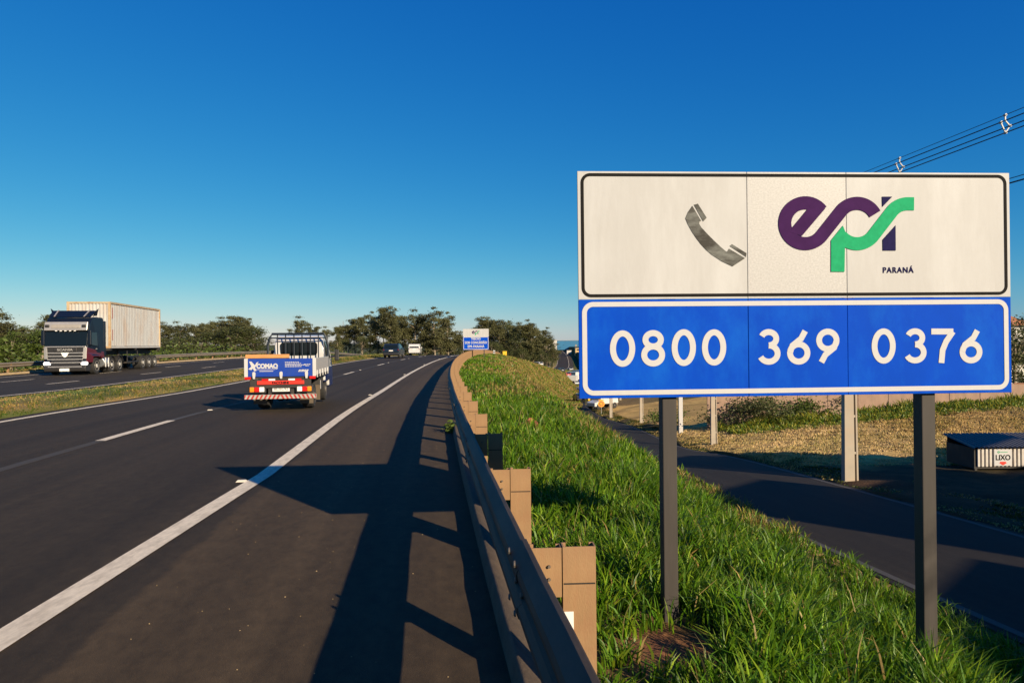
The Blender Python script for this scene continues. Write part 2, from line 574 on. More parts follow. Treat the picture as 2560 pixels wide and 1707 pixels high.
M_asphalt = asphalt('asphalt_highway')
M_asphalt2 = asphalt('asphalt_far_carriageway', (.030, .0225, .0140), (.030, .0225, .0140), 50)
M_asphalt3 = asphalt('asphalt_frontage', (.019, .0145, .0095), (.019, .0145, .0095), 50)
M_paint = mat('road_paint_white', (.70, .60, .44), rough=.7, var=.16, scale=30, dirt_or_glare=(.30, .24, .16), dirt_or_glare_amt=.55, dscale=9, stretch=(1, .35, 1), bump=.4, bscale=150, spec=.3)
M_paint_faint = mat('road_paint_faded', (.055, .048, .038), rough=.8, var=.3, scale=20, dirt_or_glare=(.05, .045, .04), dirt_or_glare_amt=.9, dscale=6)
M_stain = mat('old_line_stain', (.042, .031, .017), rough=.85, var=.3, scale=14, dirt_or_glare=(.033, .031, .030), dirt_or_glare_amt=.95, dscale=5, stretch=(1, .3, 1))
zr_flat = lambda s, Y: ZR(Y)
zr_left = lambda s, Y: ZR(Y) + .2 - .1 * np.clip((-14.2 - s) / 13.4, 0, 1)
road = strip('road', M_asphalt, (-10.95, -8.5, -6.45, -4.5, -2.6, -1.2, 0, .32), rows, zr_flat)
road2 = strip('far_carriageway', M_asphalt2, (-27.65, -24, -20, -17, -14.15), rows, zr_left)
frontage = strip('frontage_road', M_asphalt3, (lambda y: FO(y) - 2.35, lambda y: FO(y), lambda y: FO(y) + 2.35), rows,
                 lambda s, Y: ZL(Y) + .012)
lift = lambda zf, d: (lambda s, Y: zf(s, Y) + d)
strip('edge_line', M_paint, (lambda y: -2.72 - .066 * np.clip(9 - y, 0, 12), lambda y: -2.515 - .064 * np.clip(9 - y, 0, 12)), rows, lift(zr_flat, .006), road, kind=False)
strip('edge_line', M_paint, (-10.52, -10.33), rows, lift(zr_flat, .006), road, kind=False)
strip('old_line_stain', M_stain, (-6.56, -6.36), np.arange(-5, 160, .75), lift(zr_flat, .004), road, kind=False)
strip('edge_line', M_paint, (-14.75, -14.58), rows, lift(zr_left, .006), road2, kind=False)
strip('edge_line', M_paint, (-25.6, -25.42), rows, lift(zr_left, .006), road2, kind=False)
for k in range(-1, 10):
    y0 = 12.4 + 14.0 * k
    strip('lane_dash', M_paint, (-6.55, -6.36), np.linspace(y0, y0 + 3.3, 6), lift(zr_flat, .009), road, kind=False)
    strip('faded_dash', M_paint_faint, (-6.54, -6.37), np.linspace(y0 + 3.3, y0 + 5.2, 4), lift(zr_flat, .009), road, kind=False)
for k in range(0, 10):
    for s0, ofs in ((-18.1, 0), (-21.9, 2.6)):
        y0 = 30.6 + 9.0 * k + ofs
        strip('lane_dash', M_paint, (s0 - .09, s0 + .09), np.linspace(y0, y0 + 2.6, 4), lift(zr_left, .007), road2, kind=False)
fl = lambda s, Y: ZL(Y) + .018
strip('edge_line', M_paint_faint, (lambda y: FO(y) - 2.2, lambda y: FO(y) - 2.06), rows[rows < 120], fl, frontage, kind=False)
strip('edge_line', M_paint_faint, (lambda y: FO(y) + 2.06, lambda y: FO(y) + 2.2), rows[rows < 120], fl, frontage, kind=False)

# raised studs along the lines
M_stud = mat('stud_plastic', (.62, .55, .42), rough=.35, var=.1)
stud_proto = None
for s0, ys_ in ((-2.80, np.arange(8.55, 90, 15.5)), (-6.45, np.arange(18.3, 90, 14.0))):
    for y in ys_:
        if stud_proto is None:
            b = MB().loft([[(-.06, -.05, 0), (.06, -.05, 0), (.06, .05, 0), (-.06, .05, 0)],
                           [(-.045, -.022, .02), (.045, -.022, .02), (.045, .022, .02), (-.045, .022, .02)]])
            o = stud_proto = b.build('road_stud', M_stud)
        else:
            o = stud_proto.copy(); COL.objects.link(o)
        o.location = (float(s0 + XR(y)), y, float(ZR(y)) + .006)
        o.rotation_euler.z = head(y)
        tag(o, 'small pale raised road stud on the painted line', 'road stud', 'raised studs along the lane lines')
        if s0 == -2.80:
            o['label'] = 'small raised road stud beside the solid white shoulder line'
        else:
            o['label'] = 'small raised road stud between the broken lane dashes'
            o['group'] = 'raised studs along the broken lane line'
# ------------------------------------------------------------------ the big phone sign
M_white_sheet = mat('white_reflective_sheet', (.415, .41, .395), spec=.15, rough=.5, var=.035, scale=26, dirt_or_glare=(.50, .50, .49), dirt_or_glare_amt=.7, dscale=3.5, stretch=(1, 1, .22), bump=.05, bscale=220)  # paler streaks in the sheet colour stand in for sun glare
M_prism_sheet = mat('white_prismatic_sheet', (.42, .412, .395), spec=.2, rough=.42, var=.22, scale=75, stretch=(1, 1, 1.6), bump=.1, bscale=160)
M_blue_sheet = mat('blue_reflective_sheet', (.0004, .052, .42), rough=.6, var=.08, scale=5, dirt_or_glare=(.005, .115, .52), dirt_or_glare_amt=.5, dscale=3.2, stretch=(1, 1, .5), spec=.05)
M_white_vinyl = mat('white_vinyl', (.47, .465, .455), spec=.12, rough=.5, var=.04, scale=30)
M_black_vinyl = mat('black_vinyl', (.012, .011, .010), spec=.06, rough=.7, var=.3, scale=14)
M_phone_vinyl = mat('scuffed_black_vinyl', (.022, .019, .014), rough=.5, var=.3, scale=20, dirt_or_glare=(.20, .21, .19), dirt_or_glare_amt=.8, dscale=5, stretch=(.5, 1, 1.5), spec=.2)
M_purple = mat('purple_vinyl', (.040, .010, .062), spec=.06, rough=.7, var=.22, scale=8)
M_green = mat('green_vinyl', (.017, .30, .125), spec=.06, rough=.7, var=.14, scale=28)
M_navy = mat('navy_vinyl', (.012, .010, .055), spec=.06, rough=.7, var=.2, scale=30)
M_post_steel = mat('dark_painted_post', (.034, .028, .022), rough=.7, var=.15, scale=5, stretch=(4, 4, .4), dirt_or_glare=(.05, .04, .035), dirt_or_glare_amt=.6, dscale=6)
M_galv = mat('galvanised_steel', (.30, .29, .27), rough=.5, metal=.6, var=.2, scale=10)

SW, SH = 2.82, 1.42
SIGN0 = Vector((.418, 4.262, 1.350))
SIGN_RZ = math.atan2(.16, 2.81)
def homog(src, dst):
    A, b = [], []
    for (x, y), (u, v) in zip(src, dst):
        A += [[x, y, 1, 0, 0, 0, -u * x, -u * y], [0, 0, 0, x, y, 1, -v * x, -v * y]]
        b += [u, v]
    h = np.linalg.solve(np.array(A, float), np.array(b, float))
    return np.append(h, 1).reshape(3, 3)
# artwork layout units -> metres on the board (lower left corner is 0, 0)
_H = homog([(48, 52), (2280, 62), (2295, 1197), (62, 1238)], [(0, SH), (SW, SH), (SW, 0), (0, 0)])
def art(x, y):
    q = _H @ np.array([x, y, 1.0])
    return (q[0] / q[2], q[1] / q[2])
def art_logo(x, y):
    return art((1920 + x / 5.88 - 1420) * 2.0632, (460 + y / 5.88 - 400) * 2.0632)
def art_phone(x, y):
    return art((1700 + x / 7.465 - 1420) * 2.0632, (480 + y / 7.465 - 400) * 2.0632)

sign = empty('phone_sign', SIGN0, SIGN_RZ, 'large white and blue roadside sign with a phone receiver and 0800 369 0376', 'road sign')
X1, X2 = art(930, 400)[0], art(1443, 400)[0]
ZB = art(55, 722)[1]
for i, (a, b) in enumerate(((0, X1), (X1 + .003, X2), (X2 + .003, SW))):
    MB().box(a, b, 0, .016, ZB + .001, SH).build('white_panel', M_prism_sheet if i == 1 else M_white_sheet, sign, bev=.002)
    MB().box(a, b, -.001 * (i == 1), .016, 0, ZB - .001).build('blue_panel', M_blue_sheet, sign, bev=.002)
def rrect(x0, x1, z0, z1, r, n=8):
    P = []
    for cx, cz, a0 in ((x1 - r, z1 - r, 0), (x0 + r, z1 - r, 90), (x0 + r, z0 + r, 180), (x1 - r, z0 + r, 270)):
        P += [(cx + r * math.cos(math.radians(a0 + 90 * k / n)), cz + r * math.sin(math.radians(a0 + 90 * k / n))) for k in range(n + 1)]
    return P
FT = -.0026
def ring(name, m, x0, x1, z0, z1, r, w, parent=sign, y0=FT, y1=-.0009):
    return MB().ribbon(rrect(x0, x1, z0, z1, r), w, y0, y1, closed=True).build(name, m, parent)
ring('black_border', M_black_vinyl, .030, SW - .030, ZB + .024, SH - .022, .05, .019)
ring('white_border', M_white_vinyl, .036, SW - .034, .034, ZB - .030, .055, .030)

# telephone receiver
for poly in ([(275, 225), (350, 205), (515, 470), (450, 540)],
             [(945, 1000), (990, 965), (1262, 1135), (1255, 1205)],
             [(245, 245), (412, 528), (380, 545), (376, 588), (420, 655), (530, 775), (650, 895), (760, 1000), (885, 1108), (915, 1085), (935, 1050),
              (1235, 1230), (1000, 1385), (800, 1290), (610, 1165), (500, 1070), (400, 960), (310, 840), (240, 735), (160, 590), (115, 480), (160, 370)]):
    MB().prism([art_phone(*p) for p in poly], FT, -.0009).build('phone_receiver' if len(poly) > 6 else 'receiver_cap', M_phone_vinyl, sign)

# letters of the logo
def arc(cx, cy, r, a0, a1, n=26):
    return [(cx + r * math.cos(math.radians(a0 + (a1 - a0) * k / n)), cy + r * math.sin(math.radians(a0 + (a1 - a0) * k / n))) for k in range(n + 1)]
def logo(parent, T, depth0=-.0045, depth1=-.0009, k=1.0):
    sc = abs(T(190, 0)[0] - T(0, 0)[0])
    e1 = [T(*p) for p in arc(565, 568, 302, -37, -321.5, 40) + arc(1325, 572, 298, 219, 332, 24)]
    MB().ribbon(e1, sc, depth0, depth1).build('letter_swoosh', M_purple, parent)
    MB().prism([T(*p) for p in ((640, 300), (858, 348), (515, 755), (340, 700), (375, 628), (585, 372))], depth0 - .0006, depth1).build('letter_bar', M_purple, parent)
    g = [T(*p) for p in arc(1325, 572, 298, 141, 39, 20) + arc(2070, 575, 296, 219, 270, 16) + [(2115, 279), (2160, 280)]]
    MB().ribbon(g, sc, depth0, depth1).build('letter_wave', M_green, parent)
    MB().prism([T(*p) for p in ((943, 820), (1115, 605), (1150, 690), (1140, 1285), (943, 1285))], depth0 - .0006, depth1).build('letter_stem', M_green, parent)
    MB().prism([T(*p) for p in ((1692, 175), (1840, 175), (1697, 325))], depth0, depth1).build('letter_stem_tip', M_navy, parent)
    MB().prism([T(*p) for p in ((1890, 600), (1893, 970), (1705, 970), (1702, 810))], depth0, depth1).build('letter_stem_foot', M_navy, parent)
logo(sign, art_logo)
p0, p1 = art_logo(1703, 1298), art_logo(2160, 1298)
t = text_mesh('lettering', 'PARANÁ', M_navy, .050, .002, sign, (p0[0], -.002, p0[1]), bold=.0012, space=1.18)
t.scale.x = (p1[0] - p0[0]) / max(v.co.x for v in t.data.vertices)

# the phone number, each digit a stroke shape
def ell(cx, cy, rx, ry, a0, a1, n=26):
    return [(cx + rx * math.cos(math.radians(a0 + (a1 - a0) * k / n)), cy - ry * math.sin(math.radians(a0 + (a1 - a0) * k / n))) for k in range(n + 1)]
def digit(ch, x0, x1, y0, y1, w=30):
    a, b, c, d = x0 + w / 2, x1 - w / 2, y0 + w / 2, y1 - w / 2
    mx, my = (a + b) / 2, (c + d) / 2
    if ch == '0': return [(ell(mx, my, (b - a) / 2, (d - c) / 2, 0, 360, 40)[:-1], True)]
    if ch == '8':
        t = c + (d - c) * .44
        return [(ell(mx, (c + t) / 2, (b - a) * .43, (t - c) / 2, 0, 360, 30)[:-1], True),
                (ell(mx, (t + d) / 2, (b - a) / 2, (d - t) / 2, 0, 360, 32)[:-1], True)]
    if ch == '3':
        t = c + (d - c) * .45
        return [(ell(mx - 4, (c + t) / 2, (b - a) * .44, (t - c) / 2, 158, -90, 22), False),
                (ell(mx - 4, (t + d) / 2, (b - a) * .52, (d - t) / 2, 90, -155, 24), False)]
    if ch in '69':
        r = (b - a) / 2
        L = ell(mx, d - r, r, r, 0, 360, 36)[:-1]
        tail = [(b - 12, c - 6), (mx + 12, c + (d - c) * .22), (a + 12, c + (d - c) * .46), (a, d - r - 2)]
        if ch == '9':
            fl = lambda p: (a + b - p[0], c + d - p[1])
            L, tail = [fl(p) for p in L], [fl(p) for p in tail]
        return [(L, True), (tail, False)]
    if ch == '7':
        return [([(x0, c), (b + 8, c)], False), ([(b + 6, c), (mx + 16, c + (d - c) * .35), (mx - 2, c + (d - c) * .65), (mx - 8, y1)], False)]
for ch, x0, x1, y0, y1 in (('0', 220, 350, 882, 1070), ('8', 382, 505, 880, 1068), ('0', 540, 665, 875, 1065), ('0', 697, 822, 875, 1062),
                           ('3', 987, 1105, 873, 1057), ('6', 1137, 1257, 873, 1056), ('9', 1287, 1407, 870, 1053),
                           ('0', 1573, 1697, 868, 1050), ('3', 1743, 1858, 867, 1048), ('7', 1880, 2000, 868, 1046), ('6', 2025, 2143, 868, 1047)):
    b = MB()
    for k, (pts, cl) in enumerate(digit(ch, x0, x1, y0, y1)):
        b.ribbon([art(*p) for p in pts], 30 * SW / 2232, FT - .0005 * k, -.0009, cl)
    b.build('digit', M_white_vinyl, sign)
# posts and cross rails behind the board
for px, dz in ((.532, 0), (2.235, 0)):
    x = px
    MB().box(x, x + .092, .030, .122, -2.3, SH - .05).build('post', M_post_steel, sign, bev=.006)
for z in (.14, .72, 1.28):
    MB().box(.05, SW - .05, .0165, .0295, z - .025, z + .025).build('cross_rail', M_galv, sign)

# ------------------------------------------------------------------ second sign down the road
def small_sign():
    Y0 = 76.0
    r = empty('concession_sign', (-5.45, Y0, 0), .03, 'small distant white and blue sign reading TRECHO SOB CONCESSÃO EPR PARANÁ', 'road sign')
    W, z0, z1, zm = 2.86, 1.02, 3.34, 2.46
    MB().box(0, W, 0, .02, zm + .002, z1).build('white_panel', M_white_sheet, r)
    MB().box(0, W, 0, .02, z0, zm - .002).build('blue_panel', M_blue_sheet, r)
    MB().ribbon(rrect(.06, W - .06, z0 + .06, zm - .03, .10), .055, -.012, -.004, closed=True).build('white_border', M_white_vinyl, r)
    logo(r, lambda x, y: (.93 + x * .00042, 3.22 - y * .00046), -.012, -.004)
    for z, txt, sx in ((2.13, 'TRECHO', 1.0), (1.70, 'SOB CONCESSÃO', 1.0), (1.27, 'EPR PARANÁ', 1.0)):
        t = text_mesh('lettering', txt, M_white_vinyl, .36, .006, r, (W / 2, -.008, z), align='CENTER', bold=.012, space=1.05)
        w = max(v.co.x for v in t.data.vertices) - min(v.co.x for v in t.data.vertices)
        t.scale.x = {'TRECHO': 1.08, 'SOB CONCESSÃO': 2.45, 'EPR PARANÁ': 1.85}[txt] / w
    for x in (.58, 2.28):
        X, Y = -5.45 + x, Y0
        MB().box(x, x + .11, .022, .13, hz(X, Y) - .5, z1 - .1).build('post', M_post_steel, r)
small_sign()

# ------------------------------------------------------------------ guardrails
M_rail = mat('weathered_guardrail_steel', (.062, .049, .037), rough=.6, metal=0, spec=.14, var=.3, scale=3.5, stretch=(1, .25, 1), dirt_or_glare=(.12, .08, .05), dirt_or_glare_amt=.7, dscale=5)
M_railpost = mat('dusty_guardrail_post', (.27, .158, .072), rough=.7, var=.16, scale=4, stretch=(3, 3, 1), dirt_or_glare=(.26, .12, .055), dirt_or_glare_amt=.45, dscale=7, bump=.15, bscale=60)
M_joint = mat('dark_joint', (.02, .016, .012), rough=.8)
M_sticker = mat('white_sticker', (.72, .70, .66), rough=.5, var=.05)
M_zinc = mat('bolt_zinc', (.13, .105, .08), rough=.6, metal=.2)
WPROF = [(.000, .310), (-.018, .306), (-.052, .280), (-.074, .262), (-.082, .240), (-.080, .218), (-.060, .196), (-.022, .174), (-.004, .164), (.000, .155)]
WPROF = WPROF + [(a, .31 - b) for a, b in reversed(WPROF[:-1])]
def wbeam(yrange, s0, zf, flip=1):
    rings = []
    for y in yrange:
        x0, z0 = float(s0 + XR(y)), zf(y)
        rings.append([(x0 + flip * d, y, z0 + h) for d, h in WPROF] + [(x0 + flip * (d + .0042), y, z0 + h) for d, h in reversed(WPROF)])
    return MB().loft(rings)
def arc_ys(y0, step, n):
    out, y = [], y0
    for _ in range(n):
        out.append(y)
        y += step * math.cos(head(y))
    return out
gr = empty('guardrail', (0, 0, 0), 0, 'long brown W beam guardrail beside the near shoulder, curving ahead to the crest', 'guardrail')
ys_ = arc_ys(-4.9, 4.0, 42)
rb_me = MB().loft([[(x, r * math.cos(2 * PI * k / 8), r * math.sin(2 * PI * k / 8)) for k in range(8)] for x, r in ((-.001, .017), (-.008, .016), (-.012, .009))]).mesh('bolt', M_zinc)
for i, (y0, y1) in enumerate(zip(ys_[:-1], ys_[1:])):
    dent = [RNG.normal(0, .004) for _ in range(9)]
    yy = np.linspace(y0, y1 + .30, 9)
    dd = dict(zip([float(q) for q in yy], dent))
    rl = wbeam([float(q) for q in yy], .025 + .0048 * (i % 2), lambda y: float(ZR(y)) + .44 + dd[y]).build('rail', M_rail, gr, smooth=False)
    if i < 6:
        for yb in (y1 + .05, y1 + .25):
            for zb, dx in ((.265, -.074), (.185, -.045), (.125, -.045), (.045, -.074)):
                q = link('bolt', rb_me, rl)
                q.location = (float(.025 + XR(yb)) + dx - .002, yb, float(ZR(yb)) + .44 + zb)
# C posts with spacer blocks
def cpost(h0, h1, wx, wy, t=.006):
    b = MB()
    b.box(0, wx, 0, t, h0, h1)
    b.box(0, t, t, wy, h0, h1)
    b.box(wx - t, wx, t, wy, h0, h1)
    b.box(t, .022, wy - t, wy, h0, h1)
    b.box(wx - .022, wx - t, wy - t, wy, h0, h1)
    return b
post_me = cpost(-.6, .75, .155, .075).mesh('post', M_railpost)
sp_me = cpost(.515, .745, .150, .07).mesh('spacer', M_railpost)
seam_me = MB().box(.004, .151, -.0016, -.0002, .575, .582).mesh('seam', M_joint)
bolt_me = MB().loft([[(r * math.cos(2 * PI * k / 8), y, r * math.sin(2 * PI * k / 8)) for k in range(8)] for y, r in ((-.004, .008), (-.012, .007))]).mesh('bolt', M_zinc)
for i, y in enumerate(arc_ys(1.17, 2.03, 66)):
    p = link('post', post_me, gr)
    p.location = (float(.182 + XR(y)), y, float(ZR(y)) + RNG.normal(0, .004))
    p.rotation_euler.z = head(y) * .35
    sp = link('spacer', sp_me, p)
    sp.location = (-.154, .006, 0)
    if i < 8:
        link('seam', seam_me, p)
        for z in (.60, .66):
            q = link('bolt', bolt_me, sp); q.location = (.09, 0, z)
    if i == 1:
        MB().box(.0, .048, -.004, -.001, .33, .45).build('sticker', M_sticker, p)
# small reflectors on the rail face
M_refl = mat('reflector_amber', (.55, .38, .12), rough=.3)
for y in (3.6, 11.6, 19.6, 27.5, 35.5):
    b = MB().loft([[(-.002, -.04, -.02), (-.002, .04, -.02), (-.002, .04, .02), (-.002, -.04, .02)], [(-.02, -.034, -.016), (-.02, .034, -.016), (-.02, .034, .016), (-.02, -.034, .016)]])
    o = b.build('reflector', M_refl, gr); o.location = (float(.025 + XR(y)), y, float(ZR(y)) + .595)

gl = empty('guardrail', (0, 0, 0), 0, 'long guardrail on the far side of the opposite carriageway, in front of the trees', 'guardrail')
SLR = -27.95
M_rail2 = mat('grey_guardrail_steel', (.24, .20, .15), rough=.5, metal=.3, var=.2, scale=2)
ys2 = list(np.arange(14, 222, 4.0))
for y0, y1 in zip(ys2[:-1], ys2[1:]):
    wbeam(np.linspace(y0, y1 + .2, 4), SLR, lambda y: road_z(SLR, y) + .44, -1).build('rail', M_rail2, gl)
pm2 = cpost(-.5, .74, .12, .08).mesh('post', M_railpost)
for y in np.arange(15, 222, 4.0):
    p = link('post', pm2, gl); p.location = (float(SLR - .24 + XR(y)), y, road_z(SLR, y))
    sp = link('spacer', sp_me, p); sp.location = (.125, .006, 0)
M_kerb = mat('sandy_concrete_kerb', (.33, .24, .13), rough=.9, var=.2, scale=3)
strip('kerb', M_kerb, (-28.05, -28.0, -27.62, -27.60), rows[(rows > 5) & (rows < 260)],
      lambda s, Y: ZR(Y) + np.where(s > -27.61, .09, np.where(s < -28.04, .12, .22)))

M_akerb = mat('asphalt_kerb', (.09, .062, .036), rough=.9, var=.3, scale=9, dirt_or_glare=(.05, .035, .022), dirt_or_glare_amt=.7, dscale=4, bump=.4, bscale=50)
strip('kerb', M_akerb, (-.035, -.018, .004, .12), np.arange(-6, 14.3, .5),
      lambda s, Y: ZR(Y) + np.where(s < -.03, .004, np.where(s < -.01, .115, np.where(s < .01, .135, .05))) + .006 * np.sin(Y * 7.3), smooth=False)
# ------------------------------------------------------------------ vehicles
M_tyre = mat('tyre_rubber', (.016, .015, .014), rough=.85, var=.2)
M_rim = mat('pale_steel_rim', (.62, .58, .50), rough=.4, metal=.2)
M_rim_dark = mat('dusty_rim', (.16, .14, .12), rough=.5, metal=.4)
M_black = mat('black_plastic', (.014, .014, .016), rough=.55)
M_glass = mat('dark_vehicle_glass', (.006, .010, .013), rough=.10, var=0, spec=.28)
M_vwhite = mat('white_vehicle_paint', (.50, .49, .475), rough=.28, var=.04, coat=.5, dirt_or_glare=(.5, .45, .38), dirt_or_glare_amt=.3)
M_vblue = mat('blue_vehicle_paint', (.010, .045, .30), rough=.3, var=.08, coat=.5, dirt_or_glare=(.03, .06, .22), dirt_or_glare_amt=.4)
M_navy_paint = mat('navy_vehicle_paint', (.006, .014, .075), rough=.35, var=.1, spec=.3)
M_chassis = mat('chassis_black', (.022, .020, .018), rough=.7, dirt_or_glare=(.07, .05, .035), dirt_or_glare_amt=.5)
M_navy_frame = mat('navy_steel_frame', (.006, .012, .022), rough=.5)
M_red = mat('red_paint', (.62, .035, .020), rough=.4, var=.1)
M_redlens = mat('red_lens', (.55, .012, .010), rough=.15, coat=.6)
M_taillens = mat('dark_tail_lens', (.16, .008, .008), rough=.2)
M_orlens = mat('orange_lens', (.80, .25, .02), rough=.15, coat=.6)
M_whlens = mat('white_lens', (.80, .78, .74), rough=.15, coat=.6)
M_plate = mat('plate_white', (.72, .70, .64), rough=.45)
M_ink = mat('plate_ink', (.10, .10, .09), rough=.6)
M_mud = mat('dusty_mudflap', (.10, .075, .05), rough=.9)

def wheel(parent, x, y, r, w, m_rim=None, side=1, dual=False):
    ww = w * (2.1 if dual else 1)
    t = MB().lathe_x([(-ww / 2, r * .62), (-ww / 2, r * .93), (-ww * .36, r), (ww * .36, r), (ww / 2, r * .93), (ww / 2, r * .62)], 0, 0, 24).build('wheel', M_tyre, parent, smooth=False, bev=.01)
    t.location = (x, y, r)
    prof = [(ww / 2 - .015, r * .62), (ww / 2 + .006, r * .60), (ww / 2 - .03, r * .50), (ww / 2 - .035, r * .34), (ww / 2 + .025, r * .20), (ww / 2 + .03, .01)]
    MB().lathe_x([(side * a, b) for a, b in prof], 0, 0, 24).build('rim', m_rim or M_rim_dark, t)
    return t

def make_pickup():
    r = empty('flatbed_truck', (0, 0, 0), 0, 'white and blue flatbed light truck with red and white striped bumper in the near lanes', 'truck')
    # chassis
    MB().box(-.36, -.26, .05, 4.7, .42, .60).box(.26, .36, .05, 4.7, .42, .60).box(-.3, .3, .3, .4, .42, .6).box(-.3, .3, 2.2, 2.3, .42, .6).box(-.85, .85, .0, .07, .60, .84).box(-.30, .30, 2.6, 4.5, .35, .75).build('chassis', M_chassis, r, bev=.008)
    MB().tube([(-.62, .98, .32), (-.2, .98, .32), (0, .98, .34), (.2, .98, .32), (.62, .98, .32)], [.05, .05, .14, .05, .05], 10).build('rear_axle', M_chassis, r)
    MB().tube([(.22, .1, .38), (.22, .9, .38)], .03, 8).build('exhaust', M_mud, r)
    for sd in (-1, 1):
        wheel(r, sd * .64, .98, .33, .16, M_rim_dark, sd, True)
        wheel(r, sd * .70, 3.62, .34, .19, M_rim_dark, sd)
        MB().box(sd * .66 - .19, sd * .66 + .19, .42, .432, .16, .56).build('mudflap', M_mud, r)
    MB().box(.52, .88, 1.62, 1.64, .16, .58).build('mudflap', M_mud, r)
    MB().box(.45, .85, 1.8, 2.6, .42, .80).build('side_box', M_chassis, r, bev=.02)
    MB().box(.853, .858, 1.9, 2.0, .45, .70).build('reflective_strip', M_whlens, r)
    # bed
    MB().box(-.97, .97, .02, 3.02, .845, .915).build('bed_floor', M_chassis, r, bev=.006)
    for sd in (-1, 1):
        b = MB().box(sd * .975 - .016, sd * .975 + .016, .06, 3.0, .93, 1.37)
        side = b.build('bed_side', M_vwhite, r, bev=.006)
        for y in (.25, .85, 1.45, 2.05, 2.65):
            MB().box(sd * .998 - .012, sd * .998 + .012, y - .035, y + .035, .86, 1.05).build('latch', M_vwhite, side, bev=.005)
        MB().box(sd * .95 - .05, sd * .95 + .05, -.03, .05, .90, 1.375).build('corner_post', M_vwhite, r, bev=.008)
        MB().box(sd * .90 - .085, sd * .90 + .085, -.040, -.032, .835, .90).build('side_marker', M_redlens, r)
    gate = MB().box(-.895, .895, -.022, .016, .90, 1.365).build('tailgate', M_vblue, r, bev=.006)
    for x in (-.73, .02, .73):
        MB().loft([[(x - .045 * k, -.045, z), (x + .045 * k, -.045, z), (x + .045 * k, -.023, z), (x - .045 * k, -.023, z)] for z, k in ((.845, .6), (.92, .85), (.97, 1), (1.01, .9), (1.03, .5))]).build('latch', M_vwhite, gate, bev=.004)
    text_mesh('lettering', 'COMAQ', M_white_vinyl, .155, .004, gate, (-.66, -.025, 1.125), bold=.010, sx=1.0)
    lg = MB()
    lg.prism([(-.86, 1.30), (-.80, 1.30), (-.70, 1.20), (-.66, 1.27), (-.60, 1.29), (-.70, 1.14), (-.66, 1.06), (-.72, 1.05), (-.76, 1.12), (-.80, 1.08), (-.885, 1.10), (-.80, 1.17)], -.027, -.023)
    lg.build('emblem', M_white_vinyl, gate)
    b = MB().box(-.68, -.14, -.0262, -.0232, 1.085, 1.097)
    b.box(-.58, -.20, -.0262, -.0232, 1.035, 1.052)
    b.build('underline', M_white_vinyl, gate)
    rr = random.Random(3)
    b = MB()
    for z, x0, x1 in ((1.26, .13, .52), (1.222, .13, .58), (1.186, .13, .70), (1.148, .13, .60), (1.20, .66, .84), (1.165, .70, .80), (1.05, .52, .80), (1.02, .50, .78)):
        x = x0
        while x < x1:
            w = rr.uniform(.02, .07)
            b.box(x, min(x + w, x1), -.0262, -.0232, z, z + (.018 if z > 1.1 else .026))
            x += w + .012
    b.build('small_print', M_white_vinyl, gate)
    for x0, x1, m in ((-.52, -.34, M_redlens), (-.33, -.15, M_whlens), (.22, .40, M_whlens), (.41, .58, M_redlens)):
        MB().box(x0, x1, -.012, -.002, .80, .843).build('reflective_strip', m, r)
    # maker's bar, lamps, plate
    bar = MB().box(-.65, .66, -.030, -.004, .695, .795).build('maker_bar', M_red, r, bev=.008)
    text_mesh('lettering', 'FACCHINI', M_black_vinyl, .082, .003, bar, (.0, -.033, .714), align='CENTER', bold=.004, sx=1.25)
    for sd in (-1, 1):
        lb = MB().box(sd * .66 - .25, sd * .66 + .25, .02, .08, .47, .67).build('lamp_housing', M_black, r, bev=.02)
        for (a, c), m in (((.74, .86), M_orlens), ((.60, .735), M_redlens), ((.455, .595), M_whlens)):
            x0, x1 = sorted((sd * a, sd * c))
            MB().box(x0, x1, -.012, .022, .505, .635).build('lamp', m, lb, bev=.03, seg=3)
    MB().box(-.27, .28, .03, .05, .485, .665).build('plate_bracket', M_black, r)
    pl = MB().box(-.235, .245, .018, .029, .51, .64).build('number_plate', M_plate, r, bev=.008)
    text_mesh('lettering', 'BCI5C92', M_ink, .105, .002, pl, (.005, .0165, .538), align='CENTER', bold=.001)
    M_stripe_w = mat('worn_white_stripe', (.36, .33, .29), rough=.5, var=.2, scale=20)
    M_stripe_r = mat('worn_red_stripe', (.34, .035, .025), rough=.4, var=.2, scale=20)
    bp = MB().box(-1.0, 1.0, -.035, .03, .325, .435).build('bumper', M_stripe_w, r, bev=.004)
    n = 9
    for sd in (-1, 1):
        for k in range(n):
            a = k * .118 + .0
            q = [(a + .06, .328), (a + .115, .328), (a + .055, .432), (a, .432)]
            MB().prism([(sd * min(x, .995), z) for x, z in q], -.0385, -.0352).build('stripe', M_stripe_r, bp)
    for sd in (-1, 1):
        MB().box(sd * .5 - .03, sd * .5 + .03, .03, .12, .36, .46).build('bumper_bracket', M_chassis, r)
    # headboard rack
    fr = MB()
    for y in (2.93,):
        fr.tube([(-.97, y, .92), (-.97, y, 1.72), (-.90, y, 1.95), (-.83, y, 2.05), (.83, y, 2.05), (.90, y, 1.95), (.97, y, 1.72), (.97, y, .92)], .040, 6)
        fr.tube([(-.90, y, 1.93), (.90, y, 1.93)], .022, 6)
    rack = fr.build('headboard_rack', M_navy_frame, r)
    for x in (-.66, -.40, -.13, .13, .40, .66):
        MB().tube([(x, 2.93, .92), (x, 2.93, 2.05)], .021, 6).build('rack_bar', M_navy_frame, rack)
    # cab
    prof = [(3.10, .62), (3.10, 1.45), (3.16, 1.84), (3.30, 1.985), (3.60, 2.02), (4.05, 1.99), (4.30, 1.86), (4.72, 1.32), (4.88, 1.12), (4.93, .80), (4.93, .42), (4.05, .42), (4.0, .62), (3.85, .74), (3.40, .74), (3.25, .62)]
